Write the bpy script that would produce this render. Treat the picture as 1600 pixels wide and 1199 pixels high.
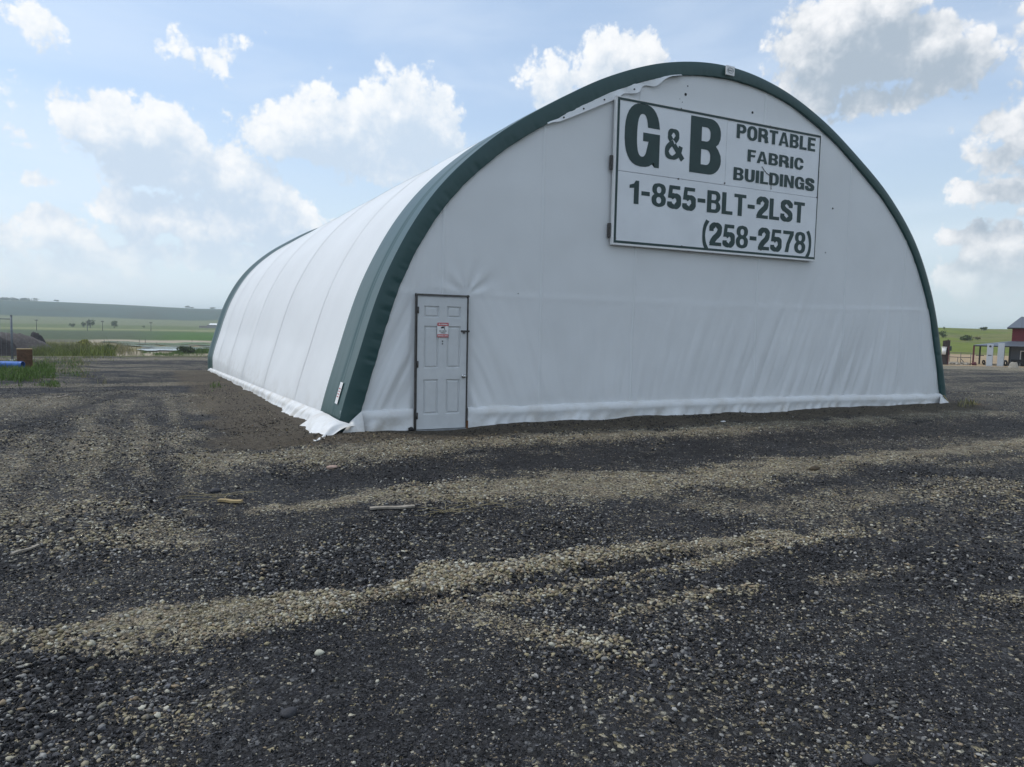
import bpy, bmesh, math, random
import numpy as np
from mathutils import Vector, Matrix

random.seed(7)
rng = np.random.default_rng(11)
sc = bpy.context.scene
for _o in list(bpy.data.objects):
    bpy.data.objects.remove(_o)
COL = sc.collection
R = math.radians

# ------------------------------------------------------------------ camera
CAM = np.array([-2.41823, -10.52430, 1.63664])
CR = np.array([0.89504118, -0.44548024, 0.02118138])
CU = np.array([0.01612965, 0.07979652, 0.99668067])
CF = np.array([0.44569174, 0.89172859, -0.07860661])
FPX = 1136.07
cam = bpy.data.cameras.new('camera')
cam.sensor_fit = 'HORIZONTAL'
cam.sensor_width = 36.0
cam.lens = 36.0 * FPX / 1600.0
cam.clip_start = 0.05
cam.clip_end = 20000
cam_ob = bpy.data.objects.new('camera', cam)
COL.objects.link(cam_ob)
cam_ob.matrix_world = Matrix(((CR[0], CU[0], -CF[0], CAM[0]), (CR[1], CU[1], -CF[1], CAM[1]),
                              (CR[2], CU[2], -CF[2], CAM[2]), (0, 0, 0, 1)))
sc.camera = cam_ob
HEAD = math.degrees(math.atan2(CF[0], CF[1]))


def ray(px, py):
    return CF + CR * ((px - 800.0) / FPX) + CU * (-(py - 599.5) / FPX)


def azel(px, py):
    v = ray(px, py)
    v = v / np.linalg.norm(v)
    return math.atan2(v[0], v[1]), math.asin(v[2])


# ------------------------------------------------------------------ light and sky
SUN_AZ, SUN_EL = -60.0, 61.0
sun = bpy.data.lights.new('sun', 'SUN')
sun.energy = 1.4
sun.angle = R(5.0)
sun.color = (1.0, 0.955, 0.89)
sun_ob = bpy.data.objects.new('sun', sun)
COL.objects.link(sun_ob)
_sd = Vector((math.sin(R(SUN_AZ)) * math.cos(R(SUN_EL)), math.cos(R(SUN_AZ)) * math.cos(R(SUN_EL)), math.sin(R(SUN_EL))))
sun_ob.rotation_euler = _sd.to_track_quat('Z', 'Y').to_euler()
sun_ob.location = (-20, 10, 40)

world = bpy.data.worlds.new('World')
sc.world = world
world.use_nodes = True
sc.view_settings.view_transform = 'Standard'
sc.view_settings.look = 'None'
sc.view_settings.gamma = 1.0
sc.view_settings.use_curve_mapping = False
sc.view_settings.exposure = 0.28
sc.render.engine = 'CYCLES'
sc.cycles.use_denoising = True
sc.cycles.max_bounces = 4
sc.cycles.volume_bounces = 2
sc.cycles.sample_clamp_indirect = 6.0


class NT:
    """small helper around a node tree"""
    def __init__(self, tree):
        self.t = tree
        self.n = tree.nodes
        self.l = tree.links

    def node(self, kind, **kw):
        nd = self.n.new(kind)
        for k, v in kw.items():
            setattr(nd, k, v)
        return nd

    def put(self, sock, v):
        if v is None:
            return
        if isinstance(v, bpy.types.NodeSocket):
            self.l.new(v, sock)
        else:
            if hasattr(sock.default_value, '__len__') and not hasattr(v, '__len__'):
                v = [v] * len(sock.default_value)
            if hasattr(sock.default_value, '__len__') and len(sock.default_value) == 4 and len(v) == 3:
                v = tuple(v) + (1,)
            sock.default_value = v

    def math(self, op, a, b=None, c=None, clamp=False):
        nd = self.node('ShaderNodeMath', operation=op, use_clamp=clamp)
        self.put(nd.inputs[0], a)
        self.put(nd.inputs[1], b)
        self.put(nd.inputs[2], c)
        return nd.outputs[0]

    def vmath(self, op, a, b=None, out=0):
        nd = self.node('ShaderNodeVectorMath', operation=op)
        self.put(nd.inputs[0], a)
        self.put(nd.inputs[1], b)
        return nd.outputs[out]

    def xyz(self, x, y, z):
        nd = self.node('ShaderNodeCombineXYZ')
        self.put(nd.inputs[0], x)
        self.put(nd.inputs[1], y)
        self.put(nd.inputs[2], z)
        return nd.outputs[0]

    def sep(self, v):
        nd = self.node('ShaderNodeSeparateXYZ')
        self.put(nd.inputs[0], v)
        return nd.outputs

    def noise(self, vec, scale, detail=4, rough=0.55, out=0, dist=0.0, dim='3D'):
        nd = self.node('ShaderNodeTexNoise', noise_dimensions=dim)
        self.put(nd.inputs['Vector'], vec)
        nd.inputs['Scale'].default_value = scale
        nd.inputs['Detail'].default_value = detail
        nd.inputs['Roughness'].default_value = rough
        nd.inputs['Distortion'].default_value = dist
        return nd.outputs[out]

    def voronoi(self, vec, scale, feature='F1', rand=1.0):
        nd = self.node('ShaderNodeTexVoronoi', feature=feature)
        self.put(nd.inputs['Vector'], vec)
        nd.inputs['Scale'].default_value = scale
        nd.inputs['Randomness'].default_value = rand
        return nd

    def step(self, v, a, b, lo=0.0, hi=1.0):
        nd = self.node('ShaderNodeMapRange', interpolation_type='SMOOTHSTEP')
        self.put(nd.inputs[0], v)
        self.put(nd.inputs[1], a)
        self.put(nd.inputs[2], b)
        self.put(nd.inputs[3], lo)
        self.put(nd.inputs[4], hi)
        return nd.outputs[0]

    def lin(self, v, a, b, lo=0.0, hi=1.0):
        nd = self.node('ShaderNodeMapRange')
        self.put(nd.inputs[0], v)
        self.put(nd.inputs[1], a)
        self.put(nd.inputs[2], b)
        self.put(nd.inputs[3], lo)
        self.put(nd.inputs[4], hi)
        return nd.outputs[0]

    def mix(self, fac, a, b, mode='MIX'):
        nd = self.node('ShaderNodeMix', data_type='RGBA', blend_type=mode)
        self.put(nd.inputs[0], fac)
        self.put(nd.inputs[6], a)
        self.put(nd.inputs[7], b)
        return nd.outputs[2]

    def ramp(self, fac, stops):
        nd = self.node('ShaderNodeValToRGB')
        self.put(nd.inputs[0], fac)
        el = nd.color_ramp.elements
        while len(el) < len(stops):
            el.new(0.5)
        for e, (p, c) in zip(el, stops):
            e.position = p
            e.color = tuple(c) + (1,)
        return nd.outputs[0]

    def attr(self, name, kind='GEOMETRY', out='Color'):
        nd = self.node('ShaderNodeAttribute', attribute_name=name, attribute_type=kind)
        return nd.outputs[out]

    def bump(self, h, strength=0.3, dist=0.02, normal=None):
        nd = self.node('ShaderNodeBump')
        nd.inputs['Strength'].default_value = strength
        nd.inputs['Distance'].default_value = dist
        self.put(nd.inputs['Height'], h)
        self.put(nd.inputs['Normal'], normal)
        return nd.outputs[0]


# ---- sky: Nishita plus procedural cumulus laid out by direction
SKY_STRENGTH = 0.15


def build_sky():
    w = NT(world.node_tree)
    bg = w.n['Background']
    K = 1.0 / SKY_STRENGTH
    sky = w.node('ShaderNodeTexSky', sky_type='NISHITA')
    sky.sun_disc = False
    sky.sun_elevation = R(SUN_EL)
    sky.sun_rotation = R(SUN_AZ)
    sky.altitude = 500
    sky.air_density = 1.0
    sky.dust_density = 1.6
    sky.ozone_density = 1.0
    d = w.node('ShaderNodeTexCoord').outputs['Generated']
    s = w.sep(d)
    az = w.math('ARCTAN2', s[0], s[1])
    el = w.math('ARCSINE', s[2])
    p = w.xyz(az, el, 0.0)
    # (px, py, half width, half height, heaviness) in the photograph, turned into directions
    blobs = [(215, 212, 105, 50, 1.35), (270, 255, 100, 50, 1.35), (130, 192, 70, 36, 1),
             (505, 215, 125, 56, 1.35), (640, 188, 76, 70, 1.35), (624, 138, 32, 36, 1.2), (412, 214, 52, 36, .9), (545, 178, 46, 32, .9),
             (600, 252, 115, 38, 1), (690, 228, 44, 36, 1), (350, 272, 62, 46, .8), (388, 315, 46, 28, .6),
             (300, 345, 112, 44, 1.25), (200, 328, 55, 30, .9), (110, 360, 52, 24, .8), (425, 350, 60, 32, 1.2), (370, 388, 95, 24, .8),
             (240, 400, 160, 24, .4), (292, 90, 30, 13, .22), (345, 73, 26, 10, .2), (38, 290, 15, 7, .25),
             (865, 128, 52, 36, .9), (905, 115, 42, 26, .9), (985, 102, 80, 36, 1), (15, 15, 45, 28, .5),
             (1325, 62, 98, 70, 1.35), (1285, 110, 64, 50, 1.35), (1415, 75, 74, 46, 1.35), (1480, 98, 60, 30, 1.1), (1355, 12, 70, 40, 1.35),
             (1345, 150, 100, 26, .7), (1590, 205, 62, 46, .8), (1550, 245, 52, 22, .6), (1520, 312, 46, 18, .5), (1592, 310, 32, 16, .5),
             (1612, 35, 24, 50, .7), (1560, 400, 92, 30, .9), (1500, 386, 50, 16, .7), (1595, 384, 50, 18, .7), (1540, 440, 100, 30, .35),
             (60, 425, 140, 18, .3), (1720, 150, 120, 60, 1), (1790, 330, 130, 40, .8), (-120, 150, 130, 60, 1), (-160, 340, 140, 40, .7),
             (-300, 60, 160, 70, 1), (1950, 60, 160, 80, 1)]
    prep = []
    for (x, y, a, b, hv) in blobs:
        c = azel(x, y)
        e = azel(x + a, y)
        f = azel(x, y - b)
        prep.append((c[0], c[1], abs(e[0] - c[0]) * 1.20, abs(f[1] - c[1]) * 1.20, hv))

    def density(pp):
        wob = w.noise(pp, 7.0, 4, 0.55, out=1, dim='2D')
        q = w.vmath('ADD', pp, w.vmath('MULTIPLY', w.vmath('SUBTRACT', wob, (0.5, 0.5, 0.5)), (0.085, 0.055, 0.0)))
        wob2 = w.noise(pp, 30.0, 3, 0.55, out=1, dim='2D')
        qb = w.vmath('ADD', pp, w.vmath('MULTIPLY', w.vmath('SUBTRACT', wob2, (0.5, 0.5, 0.5)), (0.02, 0.02, 0.0)))
        vo = w.voronoi(qb, 30.0, 'F1')
        vo.voronoi_dimensions = '2D'
        vo.inputs['Detail'].default_value = 2.0
        vo.inputs['Roughness'].default_value = 0.55
        vo.inputs['Lacunarity'].default_value = 2.3
        vo.normalize = True
        bil = w.math('SUBTRACT', 0.40, vo.outputs['Distance'])
        n1 = w.noise(pp, 12.0, 8, 0.66, dim='2D')
        acc = None
        for (a0, e0, wa, we, hv) in prep:
            t = w.vmath('MULTIPLY', w.vmath('SUBTRACT', q, (a0, e0, 0)), (1 / wa, 1 / we, 0))
            ln = w.vmath('LENGTH', t, out=1)
            g = w.math('MULTIPLY_ADD', ln, -hv, hv)          # heaviness at the middle, 0 at the rim
            if acc is None:
                acc = g
            else:
                nd = w.node('ShaderNodeMath', operation='SMOOTH_MAX')
                w.put(nd.inputs[0], acc)
                w.put(nd.inputs[1], g)
                nd.inputs[2].default_value = 0.20
                acc = nd.outputs[0]
        # scattered cumulus everywhere outside the photographed part of the sky
        far = w.noise(pp, 3.2, 4, 0.5, dim='2D')
        inside = w.math('MULTIPLY', w.step(az, R(-22), R(-10)), w.step(az, R(76), R(64)))
        inside = w.math('MULTIPLY', inside, w.step(el, R(36), R(28)))
        free = w.math('SUBTRACT', w.math('MULTIPLY', w.math('SUBTRACT', far, 0.52), 5.0), w.math('MULTIPLY', inside, 4.0))
        base = w.math('MAXIMUM', acc, w.math('MINIMUM', free, 0.9))
        base = w.math('MAXIMUM', base, -0.6)
        v = w.math('ADD', base, w.math('MULTIPLY', w.math('SUBTRACT', n1, 0.5), 1.9))
        return w.math('ADD', v, w.math('MULTIPLY', bil, 1.25)), bil

    D0, bil0 = density(p)
    D1, _b = density(w.vmath('ADD', p, (-0.016, 0.036, 0.0)))
    mask = w.step(D0, -0.04, 0.32)
    sh = w.math('ADD', w.math('MULTIPLY', w.math('SUBTRACT', D1, D0), 0.62), w.math('MULTIPLY', D0, 0.46))
    sh = w.math('SUBTRACT', sh, w.math('MULTIPLY', bil0, 0.75))
    lit = w.step(sh, -0.65, 0.50, 1.0, 0.0)
    west = w.step(az, R(50), R(22))                    # nearer the sun the clouds glow whiter
    dk = w.mix(west, tuple(c * K for c in (0.36, 0.43, 0.51)), tuple(c * K for c in (0.52, 0.62, 0.74)))
    br = w.mix(west, tuple(c * K for c in (0.80, 0.81, 0.83)), tuple(c * K for c in (0.83, 0.845, 0.86)))
    ccol = w.mix(lit, dk, br)
    ccol = w.mix(w.step(el, R(7), R(-1), 0.0, 0.85), ccol, tuple(c * K for c in (0.72, 0.79, 0.83)))
    # thin high veil, soft and streaky
    sw = w.vmath('MULTIPLY', p, (1.6, 7.0, 1.0))
    veil = w.step(w.noise(sw, 2.0, 5, 0.5, dist=0.3, dim='2D'), 0.30, 0.78)
    veil = w.math('ADD', w.math('MULTIPLY', veil, 0.26), 0.10)
    glow = w.step(az, R(62), R(-30), 0.0, 1.0)
    gcol = w.mix(glow, tuple(c * K for c in (0.36, 0.49, 0.66)), tuple(c * K for c in (0.48, 0.66, 0.90)))
    tint = w.mix(0.5, sky.outputs[0], gcol)
    low = w.step(el, R(19), R(-2), 0.0, 0.88)
    base = w.mix(low, tint, w.mix(glow, tuple(c * K for c in (0.53, 0.63, 0.68)), tuple(c * K for c in (0.68, 0.78, 0.84))))
    base = w.mix(veil, base, tuple(c * K for c in (0.74, 0.81, 0.89)))
    fade = w.step(el, R(-1), R(7), 0.30, 1.0)
    col = w.mix(w.math('MULTIPLY', mask, fade), base, ccol)
    w.l.new(col, bg.inputs[0])
    bg.inputs[1].default_value = SKY_STRENGTH
    world.cycles.sampling_method = 'MANUAL'
    world.cycles.sample_map_resolution = 512


build_sky()


# ------------------------------------------------------------------ numeric helpers
def smooth(a, b, x):
    t = np.clip((x - a) / (b - a), 0, 1)
    return t * t * (3 - 2 * t)


def _hash(ix, iy, seed):
    h = (ix.astype(np.int64) * 374761393 + iy.astype(np.int64) * 668265263 + seed * 974634777) & 0xFFFFFFFF
    h = ((h ^ (h >> 13)) * 1274126177) & 0xFFFFFFFF
    h = h ^ (h >> 16)
    return (h & 0xFFFFFF) / float(0xFFFFFF)


def vnoise(x, y, seed=0):
    x = np.asarray(x, float)
    y = np.asarray(y, float)
    ix = np.floor(x)
    iy = np.floor(y)
    fx = x - ix
    fy = y - iy
    ux = fx * fx * (3 - 2 * fx)
    uy = fy * fy * (3 - 2 * fy)
    a = _hash(ix, iy, seed)
    b = _hash(ix + 1, iy, seed)
    c = _hash(ix, iy + 1, seed)
    d = _hash(ix + 1, iy + 1, seed)
    return (a * (1 - ux) + b * ux) * (1 - uy) + (c * (1 - ux) + d * ux) * uy


def fbm(x, y, seed=0, oct=4, gain=0.5):
    s = 0.0
    amp = 1.0
    tot = 0.0
    for k in range(oct):
        s = s + amp * vnoise(x * 2 ** k + 17.3 * k, y * 2 ** k - 9.1 * k, seed + k * 13)
        tot += amp
        amp *= gain
    return s / tot


# ------------------------------------------------------------------ mesh helpers
def mesh_np(name, verts, faces, smooth_on=False):
    """verts (n,3); faces (m,4) or (m,3) int array or a list"""
    me = bpy.data.meshes.new(name)
    if isinstance(faces, list):
        me.from_pydata([tuple(v) for v in verts], [], faces)
    else:
        verts = np.asarray(verts, np.float32)
        faces = np.asarray(faces, np.int32)
        k = faces.shape[1]
        me.vertices.add(len(verts))
        me.vertices.foreach_set('co', verts.ravel())
        me.loops.add(faces.size)
        me.loops.foreach_set('vertex_index', faces.ravel())
        me.polygons.add(len(faces))
        me.polygons.foreach_set('loop_start', np.arange(0, faces.size, k, dtype=np.int32))
        me.polygons.foreach_set('loop_total', np.full(len(faces), k, np.int32))
        me.update(calc_edges=True)
    me.validate()
    if smooth_on:
        me.polygons.foreach_set('use_smooth', np.ones(len(me.polygons), bool))
    return me


def link(name, me, mat=None, parent=None, **props):
    o = bpy.data.objects.new(name, me)
    COL.objects.link(o)
    if mat is not None and me is not None and not me.materials:
        me.materials.append(mat)
    if parent is not None:
        o.parent = parent
    for k, v in props.items():
        o[k] = v
    return o


def thing(name, label, cat, loc=(0, 0, 0), rz=0.0, group=None):
    o = bpy.data.objects.new(name, None)
    o.empty_display_size = 0.2
    COL.objects.link(o)
    o.location = loc
    o.rotation_euler = (0, 0, rz)
    o['label'] = label
    o['category'] = cat
    if group:
        o['group'] = group
    return o


def tag(o, label, cat, group=None):
    o['label'] = label
    o['category'] = cat
    if group:
        o['group'] = group
    return o


def grid_faces(nu, nv, flip=False):
    i = np.arange(nu - 1)[:, None] * nv + np.arange(nv - 1)[None, :]
    q = np.stack([i, i + nv, i + nv + 1, i + 1], -1).reshape(-1, 4)
    return q[:, ::-1] if flip else q


def grid_mesh(name, P, flip=False, smooth_on=True):
    nu, nv = P.shape[:2]
    return mesh_np(name, P.reshape(-1, 3), grid_faces(nu, nv, flip), smooth_on)


class MB:
    """collects simple shapes, then becomes one mesh"""
    def __init__(self):
        self.bm = bmesh.new()

    def box(self, x0, y0, z0, x1, y1, z1, bev=0.0):
        vs = [self.bm.verts.new(p) for p in ((x0, y0, z0), (x1, y0, z0), (x1, y1, z0), (x0, y1, z0),
                                             (x0, y0, z1), (x1, y0, z1), (x1, y1, z1), (x0, y1, z1))]
        fs = [self.bm.faces.new([vs[i] for i in f]) for f in
              ((3, 2, 1, 0), (4, 5, 6, 7), (0, 1, 5, 4), (1, 2, 6, 5), (2, 3, 7, 6), (3, 0, 4, 7))]
        if bev > 0:
            es = list({e for f in fs for e in f.edges})
            bmesh.ops.bevel(self.bm, geom=es, offset=bev, segments=2, affect='EDGES', profile=0.6)
        return self

    def tube(self, a, b, r0, r1=None, n=10, caps=True):
        a = Vector(a)
        b = Vector(b)
        r1 = r0 if r1 is None else r1
        d = (b - a).normalized()
        s = d.orthogonal().normalized()
        t = d.cross(s)
        ring = []
        for p, r in ((a, r0), (b, r1)):
            ring.append([self.bm.verts.new(p + s * (r * math.cos(2 * math.pi * k / n)) + t * (r * math.sin(2 * math.pi * k / n))) for k in range(n)])
        for k in range(n):
            f = self.bm.faces.new((ring[0][k], ring[0][(k + 1) % n], ring[1][(k + 1) % n], ring[1][k]))
            f.smooth = True
        if caps:
            self.bm.faces.new(ring[0][::-1])
            self.bm.faces.new(ring[1])
        return self

    def poly(self, pts):
        self.bm.faces.new([self.bm.verts.new(p) for p in pts])
        return self

    def blob(self, c, rad, seed=0, sub=2, rough=0.25, flat=0.0):
        r = bmesh.ops.create_icosphere(self.bm, subdivisions=sub, radius=1.0)
        rnd = random.Random(seed)
        ph = [rnd.uniform(0, 6.28) for _ in range(6)]
        for v in r['verts']:
            p = v.co.copy()
            k = 1 + rough * (math.sin(3 * p.x + ph[0]) * math.sin(2.6 * p.y + ph[1]) + 0.6 * math.sin(5 * p.z + ph[2] + 3 * p.x)
                             + 0.4 * math.sin(9 * p.y + ph[3]) * math.sin(8 * p.x + ph[4]))
            v.co = Vector((c[0] + p.x * rad[0] * k, c[1] + p.y * rad[1] * k, c[2] + p.z * rad[2] * k))
        return self

    def mesh(self, name, smooth_on=False):
        bmesh.ops.recalc_face_normals(self.bm, faces=self.bm.faces[:])
        me = bpy.data.meshes.new(name)
        if smooth_on:
            for f in self.bm.faces:
                f.smooth = True
        self.bm.to_mesh(me)
        self.bm.free()
        return me

    def build(self, name, mat, parent=None, smooth_on=False, **props):
        return link(name, self.mesh(name, smooth_on), mat, parent, **props)


def boxobj(name, mat, parent, x0, y0, z0, x1, y1, z1, bev=0.004, **props):
    return MB().box(x0, y0, z0, x1, y1, z1, bev).build(name, mat, parent, **props)


# ------------------------------------------------------------------ materials
def mat_new(name):
    m = bpy.data.materials.new(name)
    m.use_nodes = True
    t = NT(m.node_tree)
    b = m.node_tree.nodes['Principled BSDF']
    return m, t, b


def simple(name, col, rough=0.6, metal=0.0, var=0.15, scale=6.0, spec=0.4, bump=0.0, bscale=40.0):
    m, t, b = mat_new(name)
    co = t.node('ShaderNodeTexCoord').outputs['Object']
    n = t.noise(co, scale, 5, 0.6)
    lo = tuple(c * (1 - var) for c in col)
    hi = tuple(min(1, c * (1 + var)) for c in col)
    t.l.new(t.mix(t.lin(n, 0.3, 0.7), lo, hi), b.inputs['Base Color'])
    b.inputs['Roughness'].default_value = rough
    b.inputs['Metallic'].default_value = metal
    b.inputs['Specular IOR Level'].default_value = spec
    if bump:
        t.l.new(t.bump(t.noise(co, bscale, 4), bump, 0.01), b.inputs['Normal'])
    return m


def fabric_mat(name, col, rough=0.48, spec=0.3, dirt=0.5, transl=0.0):
    m, t, b = mat_new(name)
    co = t.node('ShaderNodeTexCoord').outputs['Object']
    s = t.sep(co)
    n1 = t.noise(co, 0.7, 5, 0.6)
    n2 = t.noise(t.vmath('MULTIPLY', co, (1.6, 1.6, 2.2)), 1.6, 6, 0.65)
    lo = tuple(c * 0.93 for c in col)
    c = t.mix(t.lin(n1, 0.3, 0.7), lo, col)
    # grime that rain splash leaves along the foot of the cloth
    low = t.math('MULTIPLY', t.step(s[2], 0.75, -0.05), t.step(n2, 0.38, 0.72))
    c = t.mix(t.math('MULTIPLY', low, dirt * 0.55), c, (0.46, 0.41, 0.33))
    streak = t.step(t.noise(t.vmath('MULTIPLY', co, (0.8, 0.8, 0.5)), 1.5, 6, 0.7), 0.52, 0.8)
    c = t.mix(t.math('MULTIPLY', streak, 0.10 * dirt), c, (0.42, 0.40, 0.36))
    t.l.new(c, b.inputs['Base Color'])
    b.inputs['Roughness'].default_value = rough
    b.inputs['Specular IOR Level'].default_value = spec
    wv = t.node('ShaderNodeTexWave', wave_type='BANDS', bands_direction='X')
    h = t.math('ADD', t.noise(co, 3.5, 4, 0.55), t.math('MULTIPLY', t.noise(co, 160.0, 2, 0.5), 0.04))
    t.l.new(t.bump(h, 0.16, 0.03), b.inputs['Normal'])
    t.n.remove(wv)
    if transl > 0:
        tr = t.node('ShaderNodeBsdfTranslucent')
        t.l.new(c, tr.inputs[0])
        mx = t.node('ShaderNodeMixShader')
        mx.inputs[0].default_value = transl
        t.l.new(b.outputs[0], mx.inputs[1])
        t.l.new(tr.outputs[0], mx.inputs[2])
        t.l.new(mx.outputs[0], t.n['Material Output'].inputs[0])
    return m


M = {}
M['white_cloth'] = fabric_mat('white_cloth', (0.845, 0.86, 0.865), transl=0.10)
M['skirt_cloth'] = fabric_mat('skirt_cloth', (0.78, 0.79, 0.79), dirt=1.1)
M['seam_cloth'] = fabric_mat('seam_cloth', (0.85, 0.865, 0.87), dirt=0.2, transl=0.10)
M['green_cloth'] = fabric_mat('green_cloth', (0.024, 0.072, 0.072), rough=0.38, spec=0.55, dirt=0.12)
M['door_paint'] = simple('door_paint', (0.62, 0.635, 0.64), 0.45, var=0.05)
M['dark_metal'] = simple('dark_metal', (0.09, 0.085, 0.08), 0.5, 0.4, var=0.5, scale=14, bump=0.2)
M['galv'] = simple('galvanised', (0.30, 0.31, 0.32), 0.45, 0.7, var=0.25, scale=10)
M['chrome'] = simple('chrome', (0.55, 0.55, 0.54), 0.22, 1.0, var=0.1)
M['rust'] = simple('rust', (0.16, 0.075, 0.035), 0.85, 0.1, var=0.5, scale=20, bump=0.3)
M['sign_white'] = simple('sign_white', (0.78, 0.80, 0.82), 0.35, var=0.05, scale=2)
M['sign_green'] = simple('sign_green', (0.022, 0.052, 0.050), 0.4, var=0.15, scale=5)
M['white'] = simple('white_paint', (0.78, 0.78, 0.77), 0.5, var=0.06)
M['red_print'] = simple('red_print', (0.50, 0.035, 0.045), 0.45, var=0.1)
M['black_print'] = simple('black_print', (0.02, 0.02, 0.022), 0.5, var=0.2)
M['black'] = simple('black_rubber', (0.018, 0.018, 0.019), 0.75, var=0.3)
M['grey_print'] = simple('grey_print', (0.30, 0.32, 0.33), 0.5, var=0.1)
M['wood_grey'] = simple('weathered_wood', (0.26, 0.23, 0.19), 0.85, var=0.35, scale=14, bump=0.4)
M['wood_yellow'] = simple('fresh_wood', (0.35, 0.26, 0.13), 0.8, var=0.25, scale=18, bump=0.3)
M['straw'] = simple('straw', (0.30, 0.25, 0.14), 0.8, var=0.3)
M['bark'] = simple('bark', (0.07, 0.055, 0.04), 0.9, var=0.3)


def build_leaf_mat(name, col, var=0.45):
    m, t, b = mat_new(name)
    g = t.node('ShaderNodeNewGeometry').outputs['Random Per Island']
    lo = tuple(c * (1 - var) for c in col)
    hi = (min(1, col[0] * (1 + var) + 0.01), col[1] * (1 + var), col[2] * (1 + var * 0.5))
    t.l.new(t.mix(g, lo, hi), b.inputs['Base Color'])
    b.inputs['Roughness'].default_value = 0.65
    b.inputs['Specular IOR Level'].default_value = 0.25
    return m


M['leaf_dark'] = build_leaf_mat('leaf_dark', (0.045, 0.075, 0.028))
M['leaf_mid'] = build_leaf_mat('leaf_mid', (0.075, 0.115, 0.035))
M['leaf_yellow'] = build_leaf_mat('leaf_yellow', (0.20, 0.20, 0.04), 0.3)
M['grass_green'] = build_leaf_mat('grass_green', (0.085, 0.150, 0.038))
M['weed_olive'] = build_leaf_mat('weed_olive', (0.125, 0.155, 0.040))
M['grass_dry'] = build_leaf_mat('grass_dry', (0.20, 0.19, 0.10))


# ------------------------------------------------------------------ terrain
def plane_of(px, py):
    """where the line of sight through a point of the photograph meets level ground (z=0)"""
    v = ray(px, py)
    t = -CAM[2] / v[2]
    return CAM + t * v


def height_macro(x, y):
    x = np.asarray(x, float)
    y = np.asarray(y, float)
    yy = np.log1p(np.exp(np.clip((y - 0.6) * 2.2, -40, 40))) / 2.2
    yy = np.where(y > 15, y - 0.6, yy)
    z = -0.027 * np.minimum(yy, 75.0)
    z = z - 0.0085 * np.clip(x - 20, 0, 80)
    dx = x - CAM[0]
    dy = y - CAM[1]
    r = np.hypot(dx, dy)
    az = np.degrees(np.arctan2(dx, dy))
    right = smooth(22, 40, az) * smooth(150, 110, az)
    floor = z * (1 - smooth(67, 150, r)) + (-5.6) * smooth(67, 150, r)
    floor = floor - 3.9 * smooth(150, 430, r)
    hl = 32 + 11 * smooth(8, -9, az) + 5 * fbm(az / 9.0, r * 0 + 0.5, 5, 3) + 14 * smooth(-20, -70, az)
    rise = smooth(1050, 2700, r) ** 1.15
    floor = floor + rise * (9.5 + hl) + smooth(700, 1150, r) * 2.4
    floor = floor + rise * (fbm(x / 260.0, y / 260.0, 71, 3) - 0.5) * 9 * smooth(2700, 2200, r)
    zr = np.where(r < 100, z, -2.3)
    zr = z * (1 - smooth(80, 140, r)) + (-2.6) * smooth(80, 140, r)
    hr = 9.4 + 1.0 * (fbm(az / 5.0, r * 0.0, 9, 2) - 0.5) - 1.4 * smooth(38, 62, az)
    zr = zr + smooth(205, 540, r) * (hr + 0.9)
    zr = zr + smooth(600, 2600, r) * (-18)
    out = floor * (1 - right) + zr * right
    return out


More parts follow.
